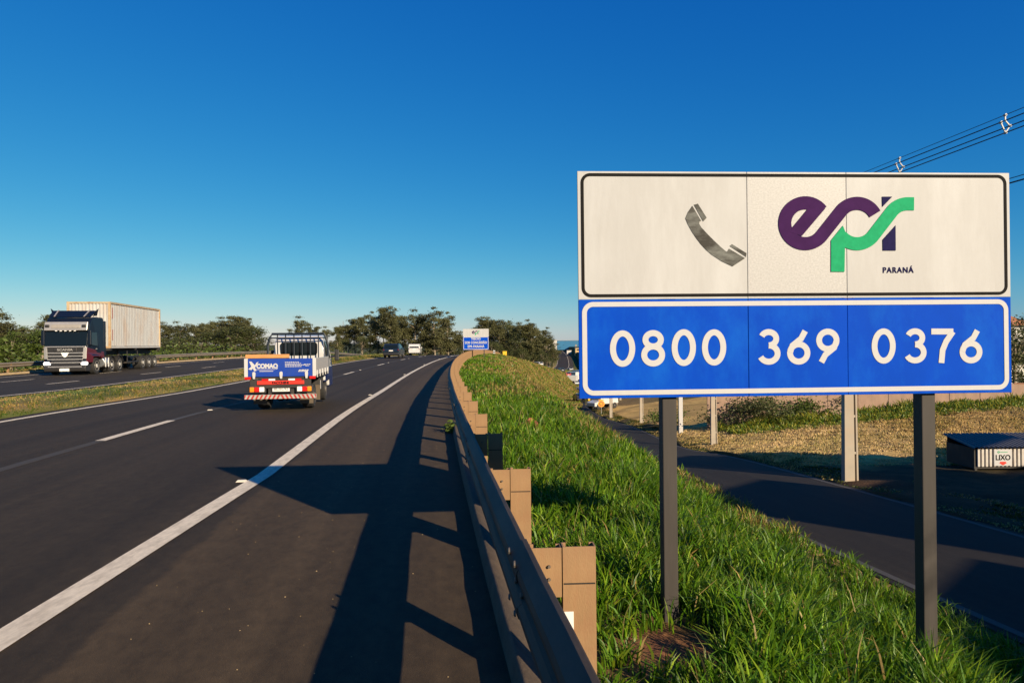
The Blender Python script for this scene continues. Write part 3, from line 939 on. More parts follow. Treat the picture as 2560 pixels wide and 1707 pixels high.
    hw = lambda y, z: .865 - max(0, z - 1.2)**1.6 * .17
    MB().body(prof, hw).build('cab', M_vwhite, r, bev=.05, seg=3)
    low = [(3.12, .60), (3.12, 1.02), (4.86, 1.02), (4.945, .80), (4.945, .40), (4.10, .40), (4.04, .60), (3.88, .72), (3.38, .72), (3.24, .60)]
    MB().body(low, lambda y, z: .872).build('lower_cab_panel', M_navy_paint, r, bev=.02)
    def pane(y, x0, x1, z0, z1, rad, name='rear_window'):
        P = rrect(x0, x1, z0, z1, rad, 5)
        return MB().prism(P, y - .006, y + .02).build(name, M_glass, r)
    MB().prism(rrect(-.60, .60, 1.40, 1.80, .10, 5), 3.085, 3.13).build('rear_window', M_glass, r)
    for sd in (-1, 1):
        P = [(3.42, 1.25), (3.42, 1.78), (3.55, 1.83), (4.10, 1.80), (4.46, 1.30)]
        b = MB(); n = len(P)
        vs = [(sd * (hw(y, z) + .006), y, z) for y, z in P] + [(sd * (hw(y, z) - .02), y, z) for y, z in P]
        b.add(vs, [tuple(range(n)), tuple(reversed(range(n, 2 * n)))] + [(i, (i + 1) % n, (i + 1) % n + n, i + n) for i in range(n)])
        b.build('side_window', M_glass, r)
        MB().box(sd * .872, sd * .884, 3.45, 3.58, 1.06, 1.10).build('door_handle', M_black, r)
        mr = MB().box(sd * 1.10 - .075, sd * 1.10 + .075, 4.34, 4.40, 1.20, 1.55).build('mirror', M_black, r, bev=.03)
        MB().tube([(sd * .86, 4.40, 1.30), (sd * 1.10, 4.38, 1.35)], .014, 6).build('mirror_arm', M_black, mr)
        MB().loft([[(sd * .872, 3.2, .62), (sd * .90, 3.3, .74), (sd * .90, 3.9, .74), (sd * .872, 4.05, .62)], [(sd * .872, 3.2, .66), (sd * .895, 3.3, .79), (sd * .895, 3.9, .79), (sd * .872, 4.05, .66)]]).build('wheel_arch', M_navy_paint, r)
    b = MB().add([(-.74, 4.36, 1.82), (.74, 4.36, 1.82), (.80, 4.735, 1.34), (-.80, 4.735, 1.34), (-.74, 4.30, 1.80), (.74, 4.30, 1.80), (.80, 4.69, 1.32), (-.80, 4.69, 1.32)],
                 [(0, 1, 2, 3), (7, 6, 5, 4), (0, 4, 5, 1), (1, 5, 6, 2), (2, 6, 7, 3), (3, 7, 4, 0)])
    b.build('windscreen', M_glass, r)
    return r
pk = make_pickup()
PKY, PKS = 17.75, -4.42
pk.scale = (.90, .96, 1.0)
pk.location = (float(PKS + XR(PKY)), PKY, road_z(PKS, PKY) + .008)
pk.rotation_euler.z = head(PKY) + .045
def on_pickup(o, p):
    m = Matrix.Translation(pk.location) @ Matrix.Rotation(pk.rotation_euler.z, 4, 'Z') @ Matrix.Diagonal((.90, .96, 1, 1))
    o.location = m @ Vector(p)
    o.rotation_euler.z = pk.rotation_euler.z
    return o
M_wood = mat('orange_timber', (.50, .23, .075), rough=.75, var=.2, scale=3, stretch=(1, 6, 6))
M_box = mat('dark_toolbox', (.03, .03, .035), rough=.6, dirt_or_glare=(.10, .08, .06), dirt_or_glare_amt=.5)
tb = on_pickup(empty('toolbox', label='dark long toolbox standing in the flatbed truck bed behind its blue tailgate', cat='toolbox'), (-.45, .45, .918))
MB().box(-.42, .50, -.25, .25, 0, .40).build('case', M_box, tb, bev=.015)
MB().box(-.44, .52, -.27, .27, .401, .455).build('lid', M_box, tb, bev=.012)
tim = MB().box(-.55, .55, -.055, .055, 0, .10).build('timber_beam', M_wood, bev=.008)
on_pickup(tim, (-.42, .30, 1.376))
tag(tim, 'short orange timber beam lying above the blue tailgate of the flatbed truck', 'timber beam')

def make_lorry():
    r = empty('tractor_unit', (0, 0, 0), 0, 'dark blue and maroon lorry tractor with silver grille and lit headlights', 'lorry')
    M_cab = mat('midnight_blue_paint', (.005, .009, .018), rough=.4, var=.1, coat=.08, spec=.2)
    M_maroon = mat('maroon_paint', (.085, .007, .012), rough=.35, var=.1, coat=.15, spec=.3)
    M_silver = mat('silver_trim', (.40, .37, .33), rough=.32, metal=.45, var=.1)
    M_grey = mat('grey_trim', (.026, .024, .023), rough=.5, metal=.2)
    M_alu = mat('aluminium_tank', (.42, .44, .46), rough=.3, metal=.8)
    M_board = mat('unlit_light_board', (.26, .235, .20), rough=.4)
    M_lamp = mat('headlamp_lit', (.9, .9, .88), rough=.1, emit=(1, .96, .9), emit_s=1.6)
    # cab shell (y 0 = front, -y towards the rear)
    prof = [(-.02, .75), (-.00, 1.35), (-.06, 1.72), (-.22, 2.55), (-.30, 3.02), (-.62, 3.38), (-1.2, 3.46), (-2.25, 3.46), (-2.32, 3.3), (-2.32, 1.0), (-1.85, .98), (-1.8, 1.08), (-.72, 1.08), (-.66, .75)]
    hw = lambda y, z: 1.24 - .05 * max(0, (z - 1.6) / 1.8) - (.10 if y > -.1 else 0)
    MB().body(prof, hw).build('cab', M_cab, r, bev=.06, seg=3)
    lowp = [(-.03, .72), (-.01, 1.33), (-.06, 1.64), (-2.20, 1.36), (-2.31, 1.0), (-1.88, .96), (-1.82, 1.06), (-.70, 1.06), (-.64, .72)]
    MB().body(lowp, lambda y, z: 1.252 - (.10 if y > -.08 else 0)).build('lower_cab_panel', M_maroon, r, bev=.04, seg=2)
    def slab(z0, z1, x, y0, y1, m, name, dy=.03, inset=0, bev=.01, parent=None):
        b = MB().add([(-x, y0, z0), (x, y0, z0), (x - inset, y1, z1), (-x + inset, y1, z1), (-x, y0 - dy, z0), (x, y0 - dy, z0), (x - inset, y1 - dy, z1), (-x + inset, y1 - dy, z1)],
                     [(0, 1, 2, 3), (7, 6, 5, 4), (0, 4, 5, 1), (1, 5, 6, 2), (2, 6, 7, 3), (3, 7, 4, 0)])
        return b.build(name, m, parent or r, bev=bev)
    slab(1.74, 2.60, 1.13, -.035, -.215, M_glass, 'windscreen', .05)
    slab(2.63, 3.14, 1.16, -.02, -.16, M_silver, 'sun_visor', .10, bev=.03)
    v = slab(2.76, 2.98, .78, -.025, -.085, M_board, 'light_board', .02)
    for x in (-.98, .98):
        MB().box(x - .12, x + .12, -.09, -.03, 2.80, 2.97).build('roof_lamp', M_grey, r, bev=.03)
    for k in range(5):
        MB().box(-.5 + .25 * k - .05, -.5 + .25 * k + .05, -.075, -.02, 2.585, 2.625).build('marker_lamp', M_whlens, r)
    # grille: name bar, dark slots between silver bars
    slab(1.00, 1.66, 1.06, .015, -.005, M_grey, 'grille_panel', .05)
    g = slab(1.40, 1.62, .62, .055, .035, M_grey, 'name_bar', .05, bev=.02)
    text_mesh('lettering', 'SCANIA', M_silver, .19, .008, g, (0, .063, 1.43), rot=(PI / 2, 0, PI), align='CENTER', bold=.006, sx=1.25)
    slab(1.645, 1.70, 1.10, .03, .02, M_silver, 'grille_bar', .05)
    for z in (1.28, 1.09, .90, .71):
        slab(z, z + .055, .95, .06, .055, M_silver, 'grille_bar', .05)
        slab(z - .12, z - .005, .72, .030, .030, M_black, 'grille_slot', .03, bev=0)
    MB().prism([(-.22, 1.33), (.22, 1.33), (.10, 1.10), (0, 1.04), (-.10, 1.10)], .061, .075).build('emblem', M_plate, r)
    for sd in (-1, 1):
        b = MB().add([(sd * .97, .03, 1.62), (sd * 1.15, -.0, 1.66), (sd * 1.13, .03, .95), (sd * .93, .06, .95), (sd * .97, -.06, 1.62), (sd * 1.15, -.08, 1.66), (sd * 1.13, -.06, .95), (sd * .93, -.06, .95)],
                     [(0, 1, 2, 3), (7, 6, 5, 4), (0, 4, 5, 1), (1, 5, 6, 2), (2, 6, 7, 3), (3, 7, 4, 0)])
        b.build('corner_deflector', M_silver, r, bev=.02)
        MB().box(sd * 1.0 - .19, sd * 1.0 + .19, -.14, .045, .58, .79).build('headlight', M_lamp, r, bev=.09, seg=3)
        MB().box(sd * 1.25 - .10, sd * 1.25 + .10, -.24, -.10, 1.75, 2.65).build('mirror', M_cab, r, bev=.05)
        P = [(-.40, 1.78), (-.52, 2.52), (-1.25, 2.52), (-1.30, 1.70)]
        vs = [(sd * (hw(y, z) + .008), y, z) for y, z in P] + [(sd * (hw(y, z) - .03), y, z) for y, z in P]
        MB().add(vs, [(0, 1, 2, 3), (7, 6, 5, 4)] + [(i, (i + 1) % 4, (i + 1) % 4 + 4, i + 4) for i in range(4)]).build('side_window', M_glass, r)
        MB().box(sd * 1.26 - .012, sd * 1.26 + .012, -1.18, -1.0, 1.50, 1.56).build('door_handle', M_silver, r)
        # tanks and wheels
        MB().loft([[(sd * .98 + .34 * math.cos(t), y, .70 + .32 * math.sin(t)) for t in [2 * PI * k / 16 for k in range(16)]] for y in (-2.1, -2.85)]).build('fuel_tank', M_alu, r, bev=.03)
        for y in (-2.25, -2.7):
            MB().box(sd * 1.325 - .01, sd * 1.325 + .01, y - .06, y + .06, .40, .98).build('tank_strap', M_plate, r)
        wheel(r, sd * 1.06, -1.25, .50, .30, M_rim, sd)
        for y in (-3.55, -4.85):
            wheel(r, sd * .92, y, .50, .27, M_rim, sd, True)
            MB().body([(y + .58 * math.cos(t), .50 + .58 * math.sin(t)) for t in [math.radians(a) for a in range(20, 161, 20)]] +
                      [(y + .545 * math.cos(t), .50 + .545 * math.sin(t)) for t in [math.radians(a) for a in range(160, 19, -20)]], lambda a, b: .30).build('mudguard', M_grey, r).location.x = sd * .95
    bp = MB().body([(.08, .22), (.12, .40), (.06, .60), (-.35, .62), (-.45, .40), (-.30, .20)], lambda y, z: 1.22 - (.10 if y > .02 else 0)).build('bumper', M_grey, r, bev=.05, seg=3)
    slab(.47, .52, .90, .105, .100, M_silver, 'bumper_trim', .03, parent=bp)
    MB().box(-.26, .26, .13, .15, .24, .40).build('number_plate', M_plate, r)
    MB().box(-.45, .45, -5.4, -.4, .62, .92).build('chassis', M_chassis, r, bev=.02)
    MB().lathe_x([(-.45, .01), (-.45, .5), (.45, .5), (.45, .01)], 0, 0, 20).build('fifth_wheel', M_chassis, r).location = (0, -4.1, .62)
    # roof spoiler on struts
    MB().add([(-1.12, -.55, 3.44), (1.12, -.55, 3.44), (1.20, -1.25, 3.86), (-1.20, -1.25, 3.86), (-1.12, -.62, 3.40), (1.12, -.62, 3.40), (1.20, -1.32, 3.80), (-1.20, -1.32, 3.80)],
             [(0, 1, 2, 3), (7, 6, 5, 4), (0, 4, 5, 1), (1, 5, 6, 2), (2, 6, 7, 3), (3, 7, 4, 0)]).build('roof_spoiler', M_cab, r, bev=.02)
    for sd in (-1, 1):
        MB().bar((sd * .80, -.52, 3.47), (sd * .86, -1.22, 3.88), .07, .03).build('spoiler_strut', M_silver, r)
        MB().prism([(sd * 1.0, 3.50), (sd * 1.22, 3.55), (sd * 1.32, 3.98), (sd * 1.12, 3.80)], -1.30, -1.26).build('spoiler_wing', M_cab, r)
        MB().box(sd * 1.16 - .06, sd * 1.16 + .06, -2.62, -2.33, 1.1, 3.25).build('side_fairing', M_cab, r, bev=.03)
    t = empty('semi_trailer', (0, 0, 0), 0, 'black three axle container trailer coupled behind the dark lorry tractor', 'trailer')
    MB().box(-.50, -.36, -12.9, -3.3, 1.12, 1.55).box(.36, .50, -12.9, -3.3, 1.12, 1.55).box(-1.2, 1.2, -3.6, -3.2, 1.40, 1.552).box(-1.2, 1.2, -12.95, -12.6, 1.36, 1.552).box(-1.2, 1.2, -8.0, -7.8, 1.42, 1.552).build('frame', M_chassis, t, bev=.01)
    for sd in (-1, 1):
        for z in (.62, .98):
            MB().box(sd * 1.18 - .02, sd * 1.18 + .02, -8.4, -6.2, z - .05, z + .05).build('side_guard', M_grey, t, bev=.01)
        for y in (-6.35, -8.25):
            MB().box(sd * 1.14 - .02, sd * 1.14 + .02, y - .04, y + .04, .55, 1.36).build('guard_bracket', M_chassis, t)
        MB().box(sd * .7 - .07, sd * .7 + .07, -6.05, -5.9, .25, 1.45).build('landing_leg', M_chassis, t)
        for y in (-9.2, -10.45, -11.70):
            wheel(t, sd * .92, y, .50, .27, M_rim, sd, True)
    for y in (-9.2, -10.45, -11.70):
        MB().tube([(-.8, y, .5), (.8, y, .5)], .07, 8).build('axle', M_chassis, t)
    MB().box(-1.2, 1.2, -12.85, -12.78, .55, .68).build('rear_bumper', M_chassis, t)
    M_cont = mat('rusty_cream_container', (.43, .425, .40), rough=.6, var=.08, scale=2.2, dirt_or_glare=(.36, .19, .07), dirt_or_glare_amt=.4, dscale=.9, stretch=(1.6, 1.6, .55))
    M_edge = mat('rusty_cream_edge', (.42, .32, .19), rough=.65, var=.15, scale=4, dirt_or_glare=(.30, .13, .045), dirt_or_glare_amt=.75, dscale=3)
    c = empty('shipping_container', (0, 0, 0), 0, 'cream rust stained shipping container riding on the black trailer', 'container')
    Y0, Y1, Z0, Z1, W = -3.2, -12.84, 1.557, 4.52, 1.22
    for sd in (-1, 1):
        n = 32
        pts = []
        for k in range(n):
            a, bq = Y0 - .12 + (Y1 - Y0 + .24) * k / n, (Y1 - Y0 + .24) / n
            pts += [(a, 0), (a + bq * .30, 0), (a + bq * .48, 1), (a + bq * .82, 1)]
        pts.append((Y1 + .12, 0))
        rings = [[(sd * (W - .012 - .022 * d), y, z) for y, d in pts] for z in (Z0 + .14, Z1 - .10)]
        MB().loft(rings, closed=False).build('side_wall', M_cont, c, fix=False)
        for z in (Z0 + .07, Z1 - .05):
            MB().box(sd * W - .04, sd * W + .04, Y1 + .1, Y0 - .1, z - .07, z + .05).build('side_rail', M_edge if z > 3 else M_cont, c)
        for y in (Y0 - .06, Y1 + .06):
            MB().box(sd * (W - .02) - .07, sd * (W - .02) + .07, y - .07, y + .07, Z0, Z1).build('corner_post', M_edge, c, bev=.01)
        for z0, z1 in ((2.05, 2.75), (3.45, 4.15)):
            MB().box(sd * (W + .003) - .003, sd * (W + .003) + .003, Y0 - .52, Y0 - .40, z0, z1).build('lettering_strip', mat('faded_red_strip', (.30, .10, .08), rough=.7, var=.3, scale=12), c)
    rings = []
    for z in (Z0 + .12, Z1 - .1):
        ring_ = []
        n = 11
        for k in range(n):
            a, bq = -W + .1 + (2 * W - .2) * k / n, (2 * W - .2) / n
            ring_ += [(a, Y0 - .03, z), (a + bq * .3, Y0 - .03, z), (a + bq * .5, Y0 - .07, z), (a + bq * .8, Y0 - .07, z)]
        rings.append(ring_ + [(W - .1, Y0 - .03, z)])
    MB().loft(rings, closed=False).build('front_wall', M_cont, c, fix=False)
    MB().box(-W + .08, W - .08, Y0 - .10, Y0, Z1 - .11, Z1 - .005).box(-W + .08, W - .08, Y0 - .10, Y0, Z0 + .005, Z0 + .13).build('front_rail', M_edge, c)
    MB().box(-W + .05, W - .05, Y1 + .06, Y0 - .06, Z1 - .04, Z1 - .012).build('roof', M_cont, c)
    MB().box(-W + .05, W - .05, Y1 + .02, Y1 + .08, Z0 + .02, Z1 - .02).build('rear_doors', M_cont, c)
    MB().box(-W + .06, W - .06, Y1 + .1, Y0 - .1, Z0 + .02, Z0 + .10).build('floor', M_chassis, c)
    for o in (r, t, c):
        o.location = (-26.24, 40.1, road_z(-22.8, 40.1) + .006)
        o.rotation_euler.z = PI + .178
    return r
make_lorry()

def make_car(name, paint, L=4.3, W=1.78, H=1.60, kind='suv', label=None, cat='car', group=None):
    r = empty(name, (0, 0, 0), 0, label, cat, group)
    if kind == 'suv':      # y 0 = rear, forward +y
        prof = [(0.05, .42), (.0, .80), (.10, 1.02), (.28, 1.50), (.50, H), (1.5, H), (2.15, H - .08), (2.95, 1.06), (3.95, .94), (L - .05, .72), (L, .40), (3.75, .30), (.5, .30)]
    elif kind == 'van':
        prof = [(0.0, .42), (.0, 1.0), (.06, H - .25), (.20, H), (3.0, H), (3.6, H - .25), (4.15, 1.15), (L - .15, .95), (L, .40), (3.9, .30), (.5, .30)]
    else:                  # box lorry
        prof = [(0, .8), (0, H), (L * .74, H), (L * .74, H - .5), (L * .80, H - .6), (L - .05, H * .55), (L, .5), (L * .74, .45), (L * .74, .8)]
    hw = lambda y, z: W / 2 - max(0, z - 1.0) * (.17 if kind == 'suv' else .06)
    MB().body(prof, hw).build('body', paint, r, bev=.06, seg=3)
    zr0, zr1, yr0, yr1 = (1.06, 1.48, .115, .275) if kind == 'suv' else (1.05, H - .35, .02, .05)
    if kind != 'lorry':
        x0, x1 = hw(yr0, zr0) - .12, hw(yr1, zr1) - .14
        MB().add([(-x0, yr0 - .012, zr0), (x0, yr0 - .012, zr0), (x1, yr1 - .012, zr1), (-x1, yr1 - .012, zr1), (-x0, yr0 + .05, zr0), (x0, yr0 + .05, zr0), (x1, yr1 + .05, zr1), (-x1, yr1 + .05, zr1)],
                 [(0, 1, 2, 3), (7, 6, 5, 4), (0, 4, 5, 1), (1, 5, 6, 2), (2, 6, 7, 3), (3, 7, 4, 0)]).build('rear_window', M_glass, r)
        MB().box(-.22, .22, -.02, .03, .78, .90).build('number_plate', M_plate, r)
        MB().box(-W / 2 + .05, W / 2 - .05, -.05, .12, .35, .62).build('bumper', M_black if kind == 'suv' else paint, r, bev=.04)
    for sd in (-1, 1):
        if kind != 'lorry':
            P = [(.50, 1.08), (.66, H - .14), (1.6, H - .12), (2.15, H - .17), (2.80, 1.08)] if kind == 'suv' else [(1.6, 1.08), (1.6, H - .3), (3.1, H - .3), (3.85, 1.15)]
            vs = [(sd * (hw(y, z) + .008), y, z) for y, z in P] + [(sd * (hw(y, z) - .03), y, z) for y, z in P]
            n = len(P)
            MB().add(vs, [tuple(range(n)), tuple(reversed(range(n, 2 * n)))] + [(i, (i + 1) % n, (i + 1) % n + n, i + n) for i in range(n)]).build('side_window', M_glass, r)
            MB().box(sd * (W / 2 - .09) - .05, sd * (W / 2 - .09) + .05, -.01, .08, .86, 1.02).build('tail_lamp', M_taillens, r, bev=.02)
            MB().box(sd * (W / 2 + .10) - .09, sd * (W / 2 + .10) + .09, L * .62, L * .62 + .08, 1.02, 1.16).build('mirror', paint, r, bev=.03)
            MB().box(sd * (W / 2 - .25) - .15, sd * (W / 2 - .25) + .15, L - .14, L - .05, .66, .82).build('headlight', M_whlens, r, bev=.02)
        for y in (.80, L - .85):
            wheel(r, sd * (W / 2 - .10), y, .33 if kind != 'lorry' else .48, .20, M_rim_dark, sd)
    if kind != 'lorry':
        zt = H - .09
        MB().add([(-W * .36, 2.19, H - .16), (W * .36, 2.19, H - .16), (W * .42, 2.93, 1.10), (-W * .42, 2.93, 1.10)] if kind == 'suv' else
                 [(-W * .38, 3.62, H - .26), (W * .38, 3.62, H - .26), (W * .44, 4.14, 1.19), (-W * .44, 4.14, 1.19)], [(0, 1, 2, 3)]).build('windscreen', M_glass, r, fix=False).location.z = .03
    return r
M_vdark = mat('dark_blue_car_paint', (.008, .016, .028), rough=.3, var=.05, coat=.25)
M_vgrey = mat('silver_car_paint', (.38, .38, .38), rough=.3, metal=.3)
M_vred = mat('red_car_paint', (.45, .03, .03), rough=.3, coat=.4)
def place(o, s, Y, turn=0.0, dz=.006):
    o.location = (float(s + XR(Y)), Y, road_z(s, Y) + dz)
    o.rotation_euler.z = head(Y) + turn
    return o
place(make_car('estate_car', M_vdark, 4.3, 1.80, 1.62, 'suv', 'dark blue car seen from behind in the left lane ahead'), -8.75, 76.4)
place(make_car('van', M_vwhite, 4.3, 1.62, 1.62, 'van', 'small white van just before the road crest, right of the dark blue car', 'van'), -9.55, 98.5, .10)
# ------------------------------------------------------------------ right side: poles, cables, bin, wall
M_conc = mat('pole_concrete', (.36, .31, .24), rough=.85, var=.12, scale=3, dirt_or_glare=(.36, .22, .12), dirt_or_glare_amt=.4, dscale=1.5, bump=.2, bscale=30)
M_cable = mat('black_cable', (.012, .014, .02), rough=.6)
M_insul = mat('grey_polymer', (.30, .30, .29), rough=.45)
def pole_mesh():
    b = MB()
    H = 9.25
    def tap(z): return 1 - .38 * z / H
    # double T section: two flanges (facing left and right) joined by web with openings between rungs
    def beam(x0, x1, y0, y1):
        b.loft([[(x0 * tap(z), y0 * tap(z), z), (x1 * tap(z), y0 * tap(z), z), (x1 * tap(z), y1 * tap(z), z), (x0 * tap(z), y1 * tap(z), z)] for z in (-1.2, H)])
    beam(-.205, .10, -.12, .12)
    beam(.165, .215, -.11, .11)
    for k in range(8):
        z = .85 + 1.12 * k
        b.box(.09 * tap(z), .17 * tap(z), -.10 * tap(z), .10 * tap(z), z, z + .07)
    return b.mesh('shaft', M_conc)
pole_me = pole_mesh()
POLES = [(10.32, 20.95, 'concrete utility pole standing at the roadside nearest behind the big sign'),
         (13.35, 45.4, 'slim concrete utility pole beside the dry grass field, behind the big sign'),
         (13.7, 72.6, 'concrete utility pole on the green verge, right beside the left sign post'),
         (12.75, 88.5, 'distant concrete utility pole just right of the round orange sign'),
         (13.0, 108.0, 'distant concrete utility pole just left of the round orange sign'),
         (17.0, 112.0, 'far short concrete utility pole by the white lorry'),
         (19.6, 124.0, 'farthest thin concrete utility pole under the big sign'),
         (13.6, -13.0, 'concrete utility pole behind the viewer holding the near end of the cables')]
arm_me = MB().box(-.9, .9, -.16, -.07, 8.75, 8.87).mesh('crossarm', M_conc)
top_me = MB().tube([(0, 0, 9.25), (0, 0, 9.36)], [.05, .03], 8).mesh('insulator', M_insul)
for X, Y, lab in POLES:
    p = empty('utility_pole', (X, Y, hz(X, Y)), .0, lab, 'utility pole', 'concrete utility poles along the frontage road')
    link('shaft', pole_me, p)
    link('insulator', top_me, p)
ptop = lambda i: Vector((POLES[i][0], POLES[i][1], hz(POLES[i][0], POLES[i][1])))
route = [7, 0, 1, 2, 3, 4]
def cable(dx, z0, rad, lab, sag=.25, name='power_cable', group=None):
    pts = []
    for a, b in zip(route[:-1], route[1:]):
        A, B = ptop(a), ptop(b)
        za = {7: 6.62, 0: 6.50}.get(a, A.z + 9.25) + z0
        zb = {7: 6.62, 0: 6.50}.get(b, B.z + 9.25) + z0
        n = 14
        for k in range(n):
            t = k / n
            pts.append((A.x + (B.x - A.x) * t + dx, A.y + (B.y - A.y) * t, za + (zb - za) * t - sag * 4 * t * (1 - t) * (1 if a != 7 else .25)))
    o = MB().tube(pts, rad, 6).build(name, M_cable, fix=False)
    tag(o, lab, 'cable', group)
    return o
CAB = [(0, .12, .007, 'thin uppermost messenger wire above the big sign, top of the four lines'),
       (-.10, -.04, .012, 'black power cable second from top above the big sign'),
       (.10, -.12, .012, 'black power cable third from top above the big sign'),
       (0, -.27, .012, 'lowest of the four black power cables above the big sign')]
for c in CAB: cable(*c)
cable(-.1, -1.42, .016, 'lower thick telephone cable passing right behind the sign top corner', .3)
cable(.05, -1.28, .009, 'lower thin telephone cable passing right behind the sign top corner', .3)
for y, lab in ((15.0, 'pale diamond cable spacer hanging at the top right corner of the sky'), (18.5, 'pale diamond cable spacer peeking over the top edge of the big sign')):
    A, B = ptop(7), ptop(0)
    t = (y - A.y) / (B.y - A.y)
    zc = 6.62 + (6.50 - 6.62) * t - .25 * .25 * 4 * t * (1 - t)
    e = empty('cable_spacer', (A.x + (B.x - A.x) * t, y, zc), 0, lab, 'cable spacer', 'cable spacers on the power line')
    b = MB()
    P = {'t': (0, .12), 'l': (-.10, -.04), 'r': (.10, -.12), 'b': (0, -.27), 'm': (0, .0)}
    for a, q in (('t', 'm'), ('m', 'l'), ('m', 'r'), ('l', 'b'), ('r', 'b')):
        b.bar((P[a][0], 0, P[a][1]), (P[q][0], 0, P[q][1]), .024, .022)
    b.build('frame', M_insul, e)
    for k in 'tlrb':
        MB().tube([(P[k][0], -.035, P[k][1]), (P[k][0], .035, P[k][1])], .027, 8).build('clamp', M_insul, e)

# rubbish shelter
M_corr = mat('corrugated_sheet_pale', (.50, .47, .42), rough=.55, metal=.1, var=.1, scale=6, dirt_or_glare=(.30, .2, .12), dirt_or_glare_amt=.4)
M_corr_roof = mat('corrugated_roof_grey', (.12, .11, .10), rough=.5, metal=.3, var=.15)
bx, by = 15.95, 23.6
bz = hz(bx, by)
bn = empty('rubbish_shelter', (bx, by, bz), 0, 'low corrugated metal rubbish shelter with a white LIXO sign on its lit front', 'rubbish shelter')
W_ = 3.6
n = 26
pts = []
for k in range(n):
    a, q = .02 + W_ * k / n, W_ / n
    pts += [(a, 0), (a + q * .34, 0), (a + q * .44, -.045), (a + q * .90, -.045)]
rings = [[(x, y, z) for x, y in pts] for z in (.10, .70)]
MB().loft(rings, closed=False).build('front_sheet', M_corr, bn, fix=False)
MB().box(0, W_, .01, .04, .02, .70).build('front_backing', M_chassis, bn)
roof = MB()
pr = []
for k in range(24):
    a, q = -.12 + (W_ + .3) * k / 24, (W_ + .3) / 24
    pr += [(a, 0), (a + q * .3, .0), (a + q * .42, .045), (a + q * .88, .045)]
roof.loft([[(x + sh, y, z + d) for x, d in pr] for y, z, sh in ((-.12, .735, 0), (1.6, 1.0, 0))], closed=False)
roof.build('roof', M_corr_roof, bn, fix=False)
MB().box(-.02, 0, .0, 1.5, .02, .73).build('side_panel', M_chassis, bn)
MB().box(W_, W_ + .02, .0, 1.5, .02, .73).build('side_panel', M_chassis, bn)
MB().box(0, W_, 1.48, 1.5, .02, .95).build('back_panel', M_chassis, bn)
for x in (.04, W_ / 2, W_ - .04):
    MB().box(x - .04, x + .04, .0, .08, -.3, .70).build('leg', M_chassis, bn)
sg = MB().box(.62, 1.22, -.075, -.055, .13, .69).build('lixo_sign', M_white_vinyl, bn)
text_mesh('lettering', 'LIXO', M_black_vinyl, .25, .004, sg, (.92, -.08, .33), align='CENTER', bold=.006, sx=.92)
MB().prism([(.82, .27), (1.02, .27), (1.02, .23), (1.06, .23), (.92, .145), (.78, .23), (.82, .23)], -.080, -.0755).build('arrow', M_red, sg)
MB().ribbon(ell(.77, .60, .028, .028, 0, 360, 14)[:-1], .02, -.080, -.0755, True).build('emblem', M_green, sg)
MB().box(.825, 1.08, -.080, -.0755, .59, .607).build('underline', M_green, sg)

# long rendered boundary wall
M_wall = mat('pinkish_wall_render', (.30, .195, .135), rough=.9, var=.2, scale=1.2, dirt_or_glare=(.20, .15, .11), dirt_or_glare_amt=.6, dscale=.8, stretch=(1, 1, .5))
M_cap = mat('brick_coping', (.34, .16, .09), rough=.9, var=.2)
wl_ = empty('boundary_wall', (16.5, 57.5, 0), -.03, 'long low pinkish boundary wall with coping behind the green hedge of the field', 'wall')
for k in range(24):
    x0 = 2.5 * k
    zt = -2.22 + .012 * k
    MB().box(x0 + .13, x0 + 2.37, -.06, .06, -6.4, zt).build('wall_panel', M_wall, wl_)
    MB().box(x0 - .12, x0 + .12, -.09, .09, -6.4, zt + .05).build('pillar', M_wall, wl_)
    MB().box(x0 + .125, x0 + 2.375, -.11, .11, zt + .002, zt + .07).build('coping', M_cap, wl_)
gp = empty('gate_pillar', (14.0, 57.0, 0), 0, 'white gate pillar beside the left post of the big sign', 'gate pillar', None)
MB().box(-.16, .16, -.16, .16, -6, -2.35).build('shaft', M_vwhite, gp); MB().box(-.22, .22, -.22, .22, -2.349, -2.25).build('cap', M_vwhite, gp)

# ------------------------------------------------------------------ leaves, grass, trees
def cards(P, size, rng, up=.35, aspect=.55):
    n = len(P)
    a = rng.normal(size=(n, 3)); a[:, 2] *= .6
    a /= np.linalg.norm(a, axis=1, keepdims=True)
    b = np.cross(a, rng.normal(size=(n, 3)))
    b /= np.linalg.norm(b, axis=1, keepdims=True)
    s = (size * rng.uniform(.6, 1.4, n))[:, None]
    u, v = a * s / 2, b * s * aspect / 2
    V = np.stack([P - u, P - v * .9 + u * .1, P + u, P + v * .9 + u * .1], 1).reshape(-1, 3)
    F = (np.arange(n) * 4)[:, None] + np.arange(4)[None]
    return V, F
M_leaf_euc = leaf_mat('eucalyptus_leaves', (.110, .108, .042), .32, .5, .35)
M_leaf_dark = leaf_mat('dark_leaves', (.078, .088, .028), .3, .45, .4)
M_leaf_bright = leaf_mat('bright_green_leaves', (.085, .120, .020), .3, .4, .5)
M_bark = mat('pale_bark', (.24, .19, .13), rough=.9, var=.3, scale=2, stretch=(1, 1, .25))
